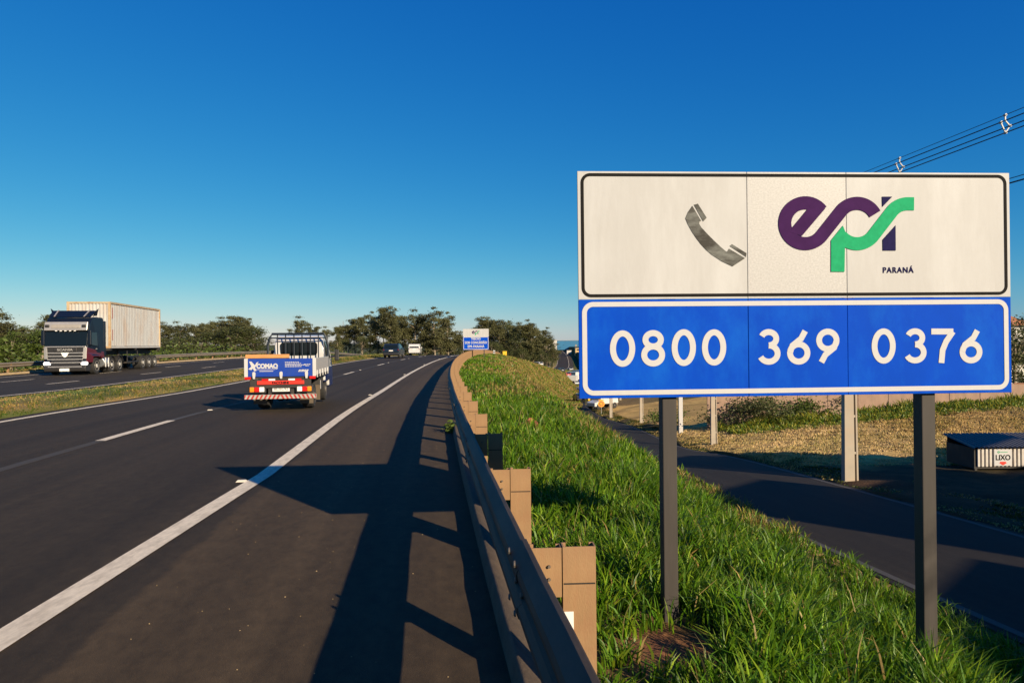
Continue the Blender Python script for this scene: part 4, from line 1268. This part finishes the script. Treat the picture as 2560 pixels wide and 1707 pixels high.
def make_tree(kind, seed):
    rg = np.random.default_rng(seed)
    tb_ = MB()
    clumps = []
    if kind in ('euc', 'tall'):
        H = 10.0
        tl = kind == 'tall'
        lean = rg.normal(0, .05, 2)
        tp = [(lean[0] * z + .15 * math.sin(z * .7 + seed), lean[1] * z, z) for z in np.linspace(-.8, H * .86, 8)]
        tb_.tube(tp, list(np.linspace(.17, .04, 8)), 7)
        for k in range(int(rg.integers(22, 28) if tl else rg.integers(14, 19))):
            z0 = H * rg.uniform(.22 if tl else .34, .88 if tl else .80)
            a = rg.uniform(0, 2 * PI)
            L = H * rg.uniform(.07, .17 if tl else .27) * (1.15 - .5 * z0 / H)
            x0, y0 = lean[0] * z0, lean[1] * z0
            e = (x0 + L * math.cos(a), y0 + L * math.sin(a), z0 + L * rg.uniform(.35, 1.0))
            tb_.tube([(x0, y0, z0), ((x0 + e[0]) / 2, (y0 + e[1]) / 2, z0 + (e[2] - z0) * .4), e], [.06, .04, .015], 5)
            for q in range(int(rg.integers(2, 5))):
                clumps.append((np.array(e) + rg.normal(0, .38, 3), rg.uniform(.35, .80)))
        for q in range(9):
            clumps.append((np.array([lean[0] * H, lean[1] * H, H * .92]) + rg.normal(0, (.6, .6, .55)), rg.uniform(.4, .8)))
        P = np.concatenate([c + rg.normal(size=(int(95 * r / .5), 3)) * np.array([r, r, r * .55]) * .55 for c, r in clumps])
        V, F = cards(P, .26, rg)
        m = M_leaf_euc
    else:
        H = 10.0
        tb_.tube([(0, 0, -.8), (.1, 0, 2), (0, .1, 5), (.1, .1, 7.5)], [.24, .19, .12, .04], 7)
        for k in range(34):
            z = H * rg.uniform(.18, .93)
            R = 3.0 * math.sin(PI * min(1, .22 + .75 * (z / H)))**.7 * rg.uniform(.35, 1.0)
            a = rg.uniform(0, 2 * PI)
            e = (R * math.cos(a), R * math.sin(a), z)
            if k % 3 == 0: tb_.tube([(0, 0, z * .55), (e[0] * .5, e[1] * .5, z * .8), e], [.08, .05, .02], 5)
            clumps.append((np.array(e), rg.uniform(.6, 1.15)))
        P = np.concatenate([c + rg.normal(size=(int(110 * r), 3)) * np.array([r, r, r * .7]) * .55 for c, r in clumps])
        V, F = cards(P, .30, rg)
        m = M_leaf_dark if kind == 'dark' else M_leaf_bright
    return (np_mesh('crown', V, F, m), tb_.mesh('trunk', M_bark, True))
TREES = {k: [make_tree(k, 10 * i + j) for j in range(n)] for i, (k, n) in enumerate((('euc', 6), ('dark', 4), ('bright', 3), ('tall', 5)))}
WORDS = {'euc': 'sparse eucalyptus tree', 'dark': 'dense dark tree', 'bright': 'bushy green tree', 'tall': 'tall slender eucalyptus tree'}
def tree(kind, X, Y, h, wide=1.0, lab='', group='', zb=None):
    c, t = TREES[kind][int(RNG.integers(len(TREES[kind])))]
    z = hz(X, Y) if zb is None else zb
    r = empty({'euc': 'eucalyptus_tree', 'dark': 'broadleaf_tree', 'bright': 'broadleaf_tree', 'tall': 'eucalyptus_tree'}[kind], (X, Y, z), RNG.uniform(0, 6.28), lab, 'tree', group)
    link('crown', c, r); link('trunk', t, r)
    k = h / 10.0
    r.scale = (k * wide, k * wide, k)
    return r
def from_px(x, y):                       # compass bearing helper: slope of a sight line east of north
    return (x - 1176) / 1568.0
ORD = ('first', 'second', 'third', 'fourth', 'fifth', 'sixth', 'seventh', 'eighth', 'ninth', 'tenth', 'eleventh', 'twelfth', 'thirteenth', 'fourteenth', 'fifteenth')
def belt(lst, lab, group):
    lst = sorted(lst)
    seen = {}
    tot = {k: sum(1 for q in lst if q[3] == k) for k in WORDS}
    for i, (bx_, Y, h, kind, wide) in enumerate(lst):
        j = seen[kind] = seen.get(kind, -1) + 1
        n = tot[kind]
        place_ = '' if n == 1 else ('leftmost ' if j == 0 else 'rightmost ' if j == n - 1 else ORD[j] + ' from left ' if j < (n + 1) // 2 else ORD[n - 1 - j] + ' from right ')
        tree(kind, bx_ * Y, Y, h, wide, place_ + lab.format(WORDS[kind]), group)
rt = random.Random(11)
# far left, behind the opposite guardrail and the lorry
L1 = []
for i in range(17):
    b = -.80 + .0125 * i + rt.uniform(-.005, .005)
    L1.append((b, rt.uniform(62, 84), rt.uniform(4.4, 6.0), rt.choice(('euc', 'dark', 'bright', 'euc')), rt.uniform(1.0, 1.4)))
L1 += [(b + rt.uniform(-.006, .006), rt.uniform(58, 66), rt.uniform(3.2, 4.4), rt.choice(('bright', 'dark')), 1.6) for b in np.arange(-.80, -.60, .018)]
belt(L1, '{} behind the lorry at far left', 'trees behind the lorry')
L2 = []
for b, h in ((-.507, 8.3), (-.492, 8.9), (-.478, 8.4), (-.462, 8.0), (-.449, 8.6), (-.436, 8.9), (-.423, 9.3), (-.410, 9.6), (-.397, 9.2), (-.384, 8.4), (-.372, 5.0)):
    L2.append((b, rt.uniform(112, 140), h * .82, 'euc' if h > 6 else 'dark', 1.35))
L2 += [(b + rt.uniform(-.006, .006), rt.uniform(100, 118), rt.uniform(3.8, 5.4), 'dark', 1.9) for b in np.arange(-.53, -.375, .014)]
belt(L2, '{} between lorry and flatbed truck', 'trees between lorry and flatbed truck')
L3 = []
for b, h in ((-.310, 9), (-.299, 9.5), (-.286, 8.5), (-.272, 8), (-.258, 7.0), (-.248, 8.4), (-.24, 9.6), (-.231, 11), (-.220, 11.5), (-.208, 11), (-.196, 9.5), (-.187, 10.6), (-.178, 12), (-.170, 11), (-.161, 9.4), (-.152, 9.6), (-.143, 12),
             (-.134, 11.5), (-.124, 10), (-.114, 12.6), (-.104, 12.6), (-.094, 12.2), (-.085, 9), (-.074, 7.5), (-.064, 7.8), (-.054, 8)):
    L3.append((b, rt.uniform(185, 240), h * 1.20, 'euc' if b < -.27 else rt.choice(('tall', 'tall', 'tall', 'euc')), rt.uniform(.95, 1.25)))
belt(L3, '{} in the stand beyond the crest', 'tall trees beyond the road crest')
L3b = [(b + rt.uniform(-.004, .004), rt.uniform(190, 215), rt.uniform(5, 7.5), 'dark', 1.3) for b in np.arange(-.315, -.05, .019)]
belt(L3b, 'low {} below the stand beyond the crest', 'understorey trees beyond the road crest')
L4 = []
for b, h in ((-.052, 14), (-.046, 17), (-.039, 16), (-.033, 14), (-.025, 16), (-.018, 17.5), (-.011, 18.5), (-.004, 18), (.003, 18), (.010, 18), (.017, 17.5), (.024, 18), (.031, 18.5), (.038, 17.5), (.045, 17), (.050, 15), (.055, 13), (.06, 9)):
    L4.append((b, rt.uniform(345, 400), h * 1.27, rt.choice(('tall', 'dark', 'tall')) if h > 12 else 'euc', rt.uniform(1.0, 1.3)))
for b in np.arange(-.03, .055, .009):
    L4.append((b, rt.uniform(335, 350), rt.uniform(9, 12), 'dark', 1.25))
belt(L4, '{} in the grove right of the distant sign', 'grove right of the distant sign')
# right edge, behind the boundary wall
for b, Y, h, k, lb in ((.70, 66, 8.4, 'dark', 'dense dark tree behind the wall, hidden by the big sign'), (.735, 68, 8.8, 'dark', 'dense dark tree at the right sign edge before the white house'), (.775, 70, 8.2, 'dark', 'dense dark tree outside the right edge behind the wall'),
                   (.66, 74, 7.5, 'dark', 'dense dark tree farther left behind the wall and big sign'), (.60, 80, 7.0, 'euc', 'sparse eucalyptus tree behind the wall and big sign')):
    tree(k, b * Y, Y, h, 1.1, lb, 'trees behind the boundary wall')

# undergrowth behind the far guardrail: countless shrubs, one mass
def scatter_cards(name, pts, size, m, seed, up=None):
    rg = np.random.default_rng(seed)
    V, F = cards(np.asarray(pts), size, rg)
    return tag(link(name, np_mesh(name, V, F, m)), kind='stuff')
rg = np.random.default_rng(5)
P = []
for y in np.arange(40, 190, 1.1):
    for k in range(2):
        s_ = -32.5 - rg.exponential(3.0) - 1.2 * k
        hh = rg.uniform(1.0, 2.2) * (1.0 if y < 95 else .7)
        c0 = np.array([s_ + float(XR(y)), y, float(gh(s_, y)) + hh * .45])
        P.append(c0 + rg.normal(size=(46, 3)) * np.array([.75, .75, hh * .38]))
scatter_cards('undergrowth', np.concatenate(P), .34, M_leaf_bright, 3)

# bush by the wall and the hedge strip of tall grass
def bush(X, Y, h, w, lab, m, n=1500):
    rgb = np.random.default_rng(int(X * 100))
    z = hz(X, Y)
    cl = [(rgb.normal(0, w * .33), rgb.normal(0, w * .2), rgb.uniform(.25, .85) * h) for _ in range(14)]
    P = np.concatenate([np.array(c) + rgb.normal(size=(n // 14, 3)) * np.array([w * .14, w * .14, h * .14]) for c in cl])
    V, F = cards(P, .20, rgb)
    r = empty('bush', (X, Y, z), 0, lab, 'bush')
    link('foliage', np_mesh('foliage', V, F, m), r)
    b = MB()
    for k in range(5):
        b.tube([(rgb.normal(0, .1), 0, -.2), (cl[k][0] * .6, cl[k][1] * .6, cl[k][2] * .7)], [.03, .012], 5)
    b.build('stem', M_bark, r)
    return r
bush(20.5, 56.3, 2.3, 5.4, 'large dark green bush against the boundary wall, right of the left sign post', M_leaf_dark, 3800)
bush(24.6, 56.6, 2.0, 3.2, 'smaller green bush against the boundary wall, right of the large dark bush', M_leaf_bright, 1800)
bush(14.6, 66.0, 1.7, 3.0, 'yellowish green bush beside the white gate pillar', M_leaf_bright, 1600)

def blades(name, pos, length, width, lean, tint, m, seed, segs=2):
    rgb = np.random.default_rng(seed)
    n = len(pos)
    L = length * rgb.uniform(.55, 1.25, n)
    ang = rgb.uniform(0, 2 * PI, n)
    d = np.stack([np.cos(ang), np.sin(ang), np.zeros(n)], 1)
    ln = lean * rgb.uniform(.3, 1.5, n)
    yaw = rgb.uniform(0, 2 * PI, n)
    sd = np.stack([np.cos(yaw), np.sin(yaw), np.zeros(n)], 1) * (width * rgb.uniform(.6, 1.3, n))[:, None] / 2
    up = np.array([0, 0, 1.0])
    t_ = np.array([0, .38, .72, 1.0])
    out_ = (L * ln * .85)[:, None] * t_[None] ** 2.1
    upz = L[:, None] * (t_[None] - np.clip(ln, 0, 1.6)[:, None] * .42 * t_[None] ** 2.6)
    P_ = pos[:, None, :] + d[:, None, :] * out_[..., None]
    P_[..., 2] += upz
    V = np.stack([P_[:, 0] - sd * .8, P_[:, 0] + sd * .8, P_[:, 1] - sd, P_[:, 1] + sd, P_[:, 2] - sd * .75, P_[:, 2] + sd * .75, P_[:, 3]], 1).reshape(-1, 3)
    k = (np.arange(n) * 7)[:, None]
    F = np.concatenate([k + np.array(q) for q in ((0, 1, 3), (0, 3, 2), (2, 3, 5), (2, 5, 4), (4, 5, 6))], 1).reshape(-1, 3)
    c = np.repeat(tint, 7, 0).reshape(n, 7, 3)
    me = np_mesh(name, V, F, m, False, c.reshape(-1, 3))
    return tag(link(name, me), kind='stuff')
M_grass = leaf_mat('grass_blades', (1, 1, 1), .38, .22, 1.2, 'tint', .45)
def tints(n, base, alt, f, rgb, jit=.28):
    c = np.where((rgb.uniform(size=n) < f)[:, None], np.array(alt), np.array(base))
    return c * rgb.uniform(1 - jit, 1 + jit, (n, 1)) * rgb.uniform(.92, 1.08, (n, 3))
G1, G2, G3 = (.075, .165, .006), (.18, .27, .014), (.36, .25, .075)
def emb_grass(name, y0, y1, dens, length, width, seed, smax=1.0, sway=1.0):
    rgb = np.random.default_rng(seed)
    n = int(dens * (y1 - y0) * (6 if y0 < 20 else 9))
    Y = rgb.uniform(y0, y1, n)
    tmax = CR(Y) + 2.4 + np.clip(.075 * Y, 0, 9)
    s = .34 + rgb.uniform(0, 1, n) * (tmax - .34)
    # clumps: pull blades towards tuft centres, thin out on bare red soil
    s += .10 * np.sin(s * 23 + Y * 9); Y += .10 * np.cos(Y * 21 - s * 11)
    bare = np.exp(-(((s - .90) / .30)**2 + ((Y - 3.80) / .30)**2)) + .8 * np.exp(-(((s - 1.15) / .22)**2 + ((Y - 4.1) / .3)**2)) + .9 * np.exp(-(((s - 1.6) / .5)**2 + ((Y - 14.6) / .4)**2))
    keep = rgb.uniform(size=n) > bare * 1.05
    keep &= rgb.uniform(size=n) < np.clip(.72 + .5 * vnoise(s * 3.2, Y * 2.1, 3), .15, 1)
    s, Y = s[keep], Y[keep]
    X = s + XR(Y)
    pos = np.stack([X, Y, gh(s, Y) - .01], 1)
    dry = np.clip(np.clip((Y - 9) / 60, -.02, .12) + .55 * np.clip(Y / 16, .25, 1) * vnoise(s * .5, Y * .18, 1) + np.clip((Y - 24) / 60, -.2, .22) + np.clip((s - 2.4) * .16, -.3, .35) * (Y > 14), .02, .85)
    m = len(s)
    c = tints(m, G1, G2, .30, rgb, .42)
    dm = rgb.uniform(size=m) < dry
    c[dm] = (np.array(G3) * rgb.uniform(.6, 1.25, (dm.sum(), 1)))
    tall = np.clip(.75 + .45 * vnoise(s * 1.9, Y * 1.4, 6), .45, 1.35) * np.clip(.62 + (s - .3) * .5, .6, 1.1)
    return blades(name, pos, length * tall * sway, width, .62, c, M_grass, seed)
emb_grass('grass', 1.0, 5.5, 1900, .40, .0125, 21)
emb_grass('grass', 5.5, 10, 1200, .38, .015, 22)
emb_grass('grass', 10, 20, 520, .31, .019, 23)
emb_grass('grass', 20, 45, 150, .28, .036, 24)
emb_grass('grass', 45, 170, 75, .30, .09, 25)
emb_grass('grass', 150, 300, 26, .42, .20, 26)
rgs = np.random.default_rng(77)
sy = 2.2 + 22 * rgs.uniform(size=420)**1.5
ss_ = .45 + rgs.uniform(size=420) * 4.2
blades('dead_stalks', np.stack([ss_ + XR(sy), sy, gh(ss_, sy) - .01], 1), .42, .006, .55, tints(420, (.46, .34, .13), (.30, .27, .09), .4, rgs), M_grass, 78)
# median grass
rgb = np.random.default_rng(31)
def flat_grass(name, s0, s1, y0, y1, n, length, width, seed, base, alt, f, nz=(1.1, .35, 4), dryc=G3, lean=.6, hfun=None):
    rgb = np.random.default_rng(seed)
    Y = y0 + (y1 - y0) * rgb.uniform(0, 1, n)**1.7
    s = rgb.uniform(0, 1, n)
    s = (s0(Y) if callable(s0) else s0) + s * ((s1(Y) if callable(s1) else s1) - (s0(Y) if callable(s0) else s0))
    s += .12 * np.sin(s * 9 + Y * 5)
    w = np.clip(.42 + vnoise(s * nz[0], Y * nz[1], nz[2]), 0, 1)
    c = tints(n, base, alt, f, rgb)
    dm = rgb.uniform(size=n) < w * .85
    c[dm] = np.array(dryc) * rgb.uniform(.6, 1.25, (dm.sum(), 1))
    z = gh(s, Y)
    ln = length * np.clip(.75 + .5 * vnoise(s * 1.5, Y * 1.1, seed), .3, 1.5)
    if hfun is not None: ln = ln * hfun(s, Y)
    return blades(name, np.stack([s + XR(Y), Y, z - .01], 1), ln, width * (1 + (Y - y0) / 60), lean, c, M_grass, seed)
flat_grass('median_grass', -14.15, -10.95, 12, 150, 60000, .11, .022, 41, (.075, .125, .020), (.13, .15, .03), .4)
flat_grass('verge_grass', -31.5, -28.6, 25, 190, 26000, .30, .05, 42, (.08, .11, .02), (.13, .13, .03), .4)
flat_grass('dry_grass', lambda y: FO(y) + 3.0, lambda y: FO(y) + 30, 25, 60, 100000, .22, .045, 43, (.26, .23, .05), (.50, .36, .13), .75, (.35, .3, 9), (.60, .42, .18), .6)
flat_grass('roadside_grass', lambda y: FO(y) + 2.35, lambda y: FO(y) + 4.6, 10, 110, 22000, .14, .03, 44, (.05, .075, .014), (.09, .10, .02), .5, lean=.8)
hx = RNG.uniform(16.5, 80, 30000); hy = 56.6 - .03 * (hx - 16.5) - RNG.uniform(0, 6.5, 30000)**1.0
hpos = np.stack([hx, hy, gh(hx - XR(hy), hy) - .02], 1)
hk = np.clip(.7 + .4 * vnoise(hx * .5, hy * .5, 3), .3, 1.3) * np.clip(1.1 - (56.6 - hy) / 8, .25, 1)
blades('tall_grass', hpos, 1.25 * hk, .10, .6, tints(30000, (.09, .15, .016), (.26, .25, .025), .5, RNG), M_grass, 45)

# weed growing at the foot of the rail and stones on the shoulder
wx = []
rgb = np.random.default_rng(8)
wd = empty('weed', at(-.04, 13.2), 0, 'small leafy weed growing at the foot of the guardrail on the shoulder', 'weed')
P = rgb.normal(size=(260, 3)) * np.array([.07, .10, .055]) + np.array([0, 0, .09])
V, F = cards(P, .085, rgb)
link('leaves', np_mesh('leaves', V, F, M_leaf_bright), wd)
b = MB()
for k in range(6): b.tube([(0, 0, -.02), (rgb.normal(0, .05), rgb.normal(0, .08), .16)], [.006, .003], 4)
b.build('stem', M_leaf_bright, wd)
gp_ = []
for k in range(190):
    s_, y_ = RNG.uniform(-2.45, -.1), 2.0 + 16 * RNG.uniform()**1.6
    gp_.append((float(s_ + XR(y_)), y_, float(ZR(y_)), RNG.uniform(.002, .0065)))
b = MB()
for x, y, z, r in gp_:
    ps = [(x + r * RNG.uniform(.7, 1.3) * a, y + r * RNG.uniform(.7, 1.3) * c, z + d * r) for a, c, d in ((1, 0, .3), (0, 1, .3), (-1, 0, .3), (0, -1, .3), (0, 0, 1.0), (0, 0, -.2))]
    b.add(ps, [(0, 1, 4), (1, 2, 4), (2, 3, 4), (3, 0, 4)])
tag(b.build('gravel', mat('pale_gravel', (.40, .28, .13), rough=.9, var=.4, scale=90)), kind='stuff')
# clod of red earth in the grass
b = MB()
ic = [(math.cos(a) * math.cos(e), math.sin(a) * math.cos(e), math.sin(e)) for e in (-.2, .4, 1.0, 1.4) for a in np.linspace(0, 2 * PI, 9)[:-1]]
rings = [[(q[0] * .22 * RNG.uniform(.75, 1.2), q[1] * .18 * RNG.uniform(.75, 1.2), q[2] * .17 * RNG.uniform(.8, 1.15)) for q in ic[8 * k:8 * k + 8]] for k in range(4)]
cl = b.loft(rings).build('earth_clod', mat('red_earth', (.30, .10, .045), rough=.95, var=.3, scale=12, bump=.5, bscale=20), smooth=False)
cl.location = at(1.65, 14.6, .02)
tag(cl, 'clod of red earth lying in the embankment grass above the guardrail posts', 'earth clod')

# ------------------------------------------------------------------ far valley: vehicles, signs and buildings
vi = 0
def vehicle_at(X, Y, kind, paint, lab, ang, L=4.3, W=1.8, H=1.5, cat='car', group='vehicles far down in the valley'):
    o = make_car('parked_car' if cat == 'car' else 'lorry', paint, L, W, H, kind, lab, cat, group)
    o.location = (X, Y, hz(X, Y) + .05)
    o.rotation_euler.z = ang
    return o
M_shop = mat('pale_render', (.58, .55, .50), rough=.8, var=.1, scale=.6)
M_ochre = mat('ochre_render', (.52, .36, .16), rough=.8, var=.1, scale=.6)
M_bluewh = mat('blue_cladding', (.018, .13, .26), rough=.5, var=.1, scale=.4)
M_roofg = mat('grey_roof', (.22, .21, .20), rough=.7)
M_tile = mat('clay_roof', (.30, .12, .06), rough=.85, var=.2, scale=2)
def building(name, X, Y, W, D, H, m, lab, rz=0, z=None, roofm=None, wins=0, door=True, cat='building', gable=0, group=None):
    z = hz(X, Y) if z is None else z
    r = empty(name, (X, Y, z), rz, lab, cat, group)
    MB().box(-W / 2, W / 2, 0, D, -3, H).build('wall', m, r)
    if gable:
        MB().prism([(-W / 2 - .4, H), (W / 2 + .4, H), (0, H + gable)], -.4, D + .4).build('roof', roofm or M_roofg, r)
    else:
        MB().box(-W / 2 - .2, W / 2 + .2, -.2, D + .2, H + .002, H + .35).build('roof', roofm or M_roofg, r)
    for k in range(wins):
        x = -W / 2 + W * (k + .5) / wins
        f = MB().box(x - W / wins * .28, x + W / wins * .28, -.05, -.003, H * .45, H * .78).build('window', M_roofg, r)
        MB().box(x - W / wins * .25, x + W / wins * .25, -.07, -.051, H * .47, H * .76).build('pane', M_glass, f)
    if door:
        MB().box(-.9, .9, -.06, -.003, 0, min(2.4, H * .5)).build('door', M_roofg, r)
    return r
building('warehouse', 66, 705, 40, 30, 6.4, M_bluewh, 'long blue warehouse on the horizon left of the big sign', z=-2.6, wins=0)
building('warehouse', 43.5, 700, 5, 20, 7.2, M_shop, 'white end block beside the blue warehouse on the horizon', z=-2.6, door=False)
building('shop_building', 56, 560, 8, 9, 3.2, M_ochre, 'small ochre building below the blue warehouse', wins=2)
building('shop_building', 51, 610, 4, 6, 3.0, M_shop, 'small pale building between the grove and the ochre building', wins=0)
building('house', 52.5, 75, 9, 8, 8.0, M_shop, 'white house behind dark trees at the right edge', wins=3, gable=1.8, roofm=M_tile)
for X, Y, W, H, mm in ((70, 470, 12, 5, M_shop), (84, 520, 14, 6, M_ochre), (95, 430, 12, 5, M_shop), (120, 480, 18, 7, M_shop), (46, 800, 22, 7, M_shop), (110, 640, 20, 8, M_ochre)):
    building('house', X, Y, W, 9, H, mm, 'pale house in the far town, hidden behind the big sign', wins=3, gable=1.6, roofm=M_tile, group='houses in the town beyond the valley')
white_l = []
for X, Y, L, H, ang, lab in ((29.5, 268, 12, 3.8, .5, 'long white lorry parked in the valley, nearest the big sign edge'), (24.5, 255, 9, 3.6, .55, 'white lorry parked beside the valley road, left of the long white one'),
                             (22, 232, 7, 3.2, 1.2, 'short white lorry in the valley below the other two')):
    vehicle_at(X, Y, 'lorry', M_vwhite, lab, ang, L, 2.5, H, 'lorry', 'white lorries in the valley')
vehicle_at(15.9, 107, 'lorry', M_vwhite, 'white lorry parked under the big sign, behind the concrete poles', 2.2, 5.0, 1.9, 1.9, 'lorry', None)
cars = [(9.0, 208, M_vwhite, 'white car low in the valley beside the embankment end', .9), (19.5, 236, M_vred, 'red car on the valley road', .3), (21.5, 226, M_vwhite, 'white car just right of the red car in the valley', .3),
        (17.2, 232, M_vdark, 'dark car just left of the red car in the valley', .3), (20.5, 178, M_vdark, 'dark car on the frontage road beside the blue sign edge', .1), (14.0, 262, M_vwhite, 'white car far off on the valley bend', .6),
        (21.5, 190, M_vwhite, 'white car at the sign edge on the lower road', .8), (13.2, 131, M_vdark, 'dark car with bright windows near the sign lower corner', .1), (26, 300, M_vgrey, 'silver car far up the valley road', .2)]
for X, Y, m, lab, ang in cars:
    vehicle_at(X, Y, 'suv', m, lab, ang)
M_yel = mat('yellow_sign', (.72, .42, .02), rough=.5)
M_org = mat('orange_sign', (.85, .33, .02), rough=.5)
def roadside_sign(X, Y, w, h, z, m, lab, round_=False):
    r = empty('warning_sign', (X, Y, hz(X, Y)), 0, lab, 'road sign')
    if round_:
        MB().prism([(w / 2 * math.cos(2 * PI * k / 20), z + w / 2 * math.sin(2 * PI * k / 20)) for k in range(20)], -.02, 0).build('plate', m, r)
        MB().ribbon([(w * .27 * math.cos(2 * PI * k / 20), z + w * .27 * math.sin(2 * PI * k / 20)) for k in range(20)], w * .14, -.03, -.022, True).build('ring_mark', M_tile, r)
        MB().box(-w * .42, w * .42, -.02, 0, z + w * .50, z + w * .62).build('plate', m, r)
    else:
        MB().box(-w / 2, w / 2, -.02, 0, z - h / 2, z + h / 2).build('plate', m, r)
    MB().box(-.04, .04, .002, .07, -.4, z).build('post', M_galv, r)
    return r
roadside_sign(12.6, 97, .95, .95, 1.5, M_org, 'round orange sign with a dark ring standing between two poles under the big sign', True)
roadside_sign(12.9, 117, .75, 2.0, 1.9, M_yel, 'narrow yellow sign under the lower left corner of the big sign')
roadside_sign(-1.35, 126, .75, 1.05, .45, M_yel, 'small yellow sign beyond the embankment, right of the distant white blue sign')
mk = empty('marker_post', at(1.2, 111), 0, 'short white marker post at the far end of the guardrail, right of the distant sign', 'marker post')
MB().box(-.18, .18, -.05, .05, -.3, .78).build('shaft', M_vwhite, mk, bev=.02); MB().box(-.181, .181, -.052, -.051, .42, .56).build('band', M_black, mk)
# lattice mast far away on the left horizon
ms = empty('radio_mast', (-420, 1700, hz(-420, 1700)), 0, 'thin radio mast far away on the horizon', 'mast')
b = MB()
for a in range(3):
    b.bar((1.2 * math.cos(a * 2.09), 1.2 * math.sin(a * 2.09), 0), (.3 * math.cos(a * 2.09), .3 * math.sin(a * 2.09), 62), .5)
for k in range(12):
    z = 5 * k; r0 = 1.2 - .9 * z / 62
    for a in range(3):
        b.bar((r0 * math.cos(a * 2.09), r0 * math.sin(a * 2.09), z), (r0 * math.cos((a + 1) * 2.09), r0 * math.sin((a + 1) * 2.09), z + 5), .25)
b.build('lattice', M_galv, ms)
# distant hills
hv, hf = [], []
NX = 90
for r_, (Y, base) in enumerate(((3200, -12), (4200, 4), (5400, 14), (6500, -20))):
    for i in range(NX):
        X = -5200 + 10400 * i / (NX - 1)
        hv.append((X, Y, base + (0 if r_ in (0, 3) else 14 * vnoise(X * .0011, Y * .001, r_) - 8)))
for r_ in range(3):
    for i in range(NX - 1):
        a = r_ * NX + i
        hf.append((a, a + 1, a + NX + 1, a + NX))
M_hill = mat('far_hills', (.055, .080, .050), rough=.95, var=.4, scale=.004)
hill = MB().add(hv, hf).build('hills', M_hill, smooth=True, fix=False)
tag(hill, kind='structure')

# ------------------------------------------------------------------ unseen sheds and open roof, added and shaped to shade the lower road
def shade_caster(t0, t1, a0, a1, top, lab):
    X = (t0 + t1) / 2 * .756 + a0 * .654
    Y = (t0 + t1) / 2 * .654 - a0 * .756
    rz = math.atan2(.654, .756)
    zb = -2.6
    r = empty('shade_caster', (X, Y, zb), rz, lab, 'building', 'added shade casters along the frontage road')
    W, D, H = t1 - t0, a1 - a0, top - zb
    MB().box(-W / 2, W / 2, -D, 0, -1, H - .25).build('wall', M_shop, r)
    MB().box(-W / 2 - .1, W / 2 + .1, -D - .1, .0 + .1, H - .248, H).build('roof', M_roofg, r)
    MB().box(-1.2, 1.2, .003, .06, 0, 2.3).build('door', M_roofg, r)
SHADE_CASTERS = ((-14, 13.9, 12, 24, 4.0, 'added pale flat roofed shade caster behind the viewer by the frontage road'),
         (14.8, 19.9, 8.2, 20, 4.9, 'added pale flat roofed shade caster on the right out of view by the frontage road'),
         (19.7, 21.88, 7.5, 16, 3.6, 'narrow added pale flat roofed shade caster between the two taller ones'),
         (21.9, 27.0, 6.0, 18, 6.0, 'tall added pale flat roofed shade caster right of the rubbish shelter'),
         (27.0, 31.0, 4.5, 16, 1.5, 'low added pale flat roofed shade caster right of the rubbish shelter'),
         (31.2, 35.0, 4.5, 16, 2.8, 'added pale flat roofed shade caster at the right end of the row by the field'))
for q in SHADE_CASTERS: shade_caster(*q)
cx_, cy_ = 28.3 * .756 + 6.5 * .654, 28.3 * .654 - 6.5 * .756  # added slab on posts, out of view, shades the road beyond the shelter
cn = empty('shade_canopy', (cx_, cy_, -2.7), math.atan2(.654, .756), 'added open shade roof on four posts beside the tall shade caster, right of view', 'shade_canopy')
MB().box(-1.3, 1.6, -1.5, 1.5, 6.6, 7.9).build('roof', M_shop, cn)
for x in (-1.1, 1.4):
    for y in (-1.3, 1.3):
        MB().box(x - .08, x + .08, y - .08, y + .08, -1, 6.61).build('post', M_galv, cn)
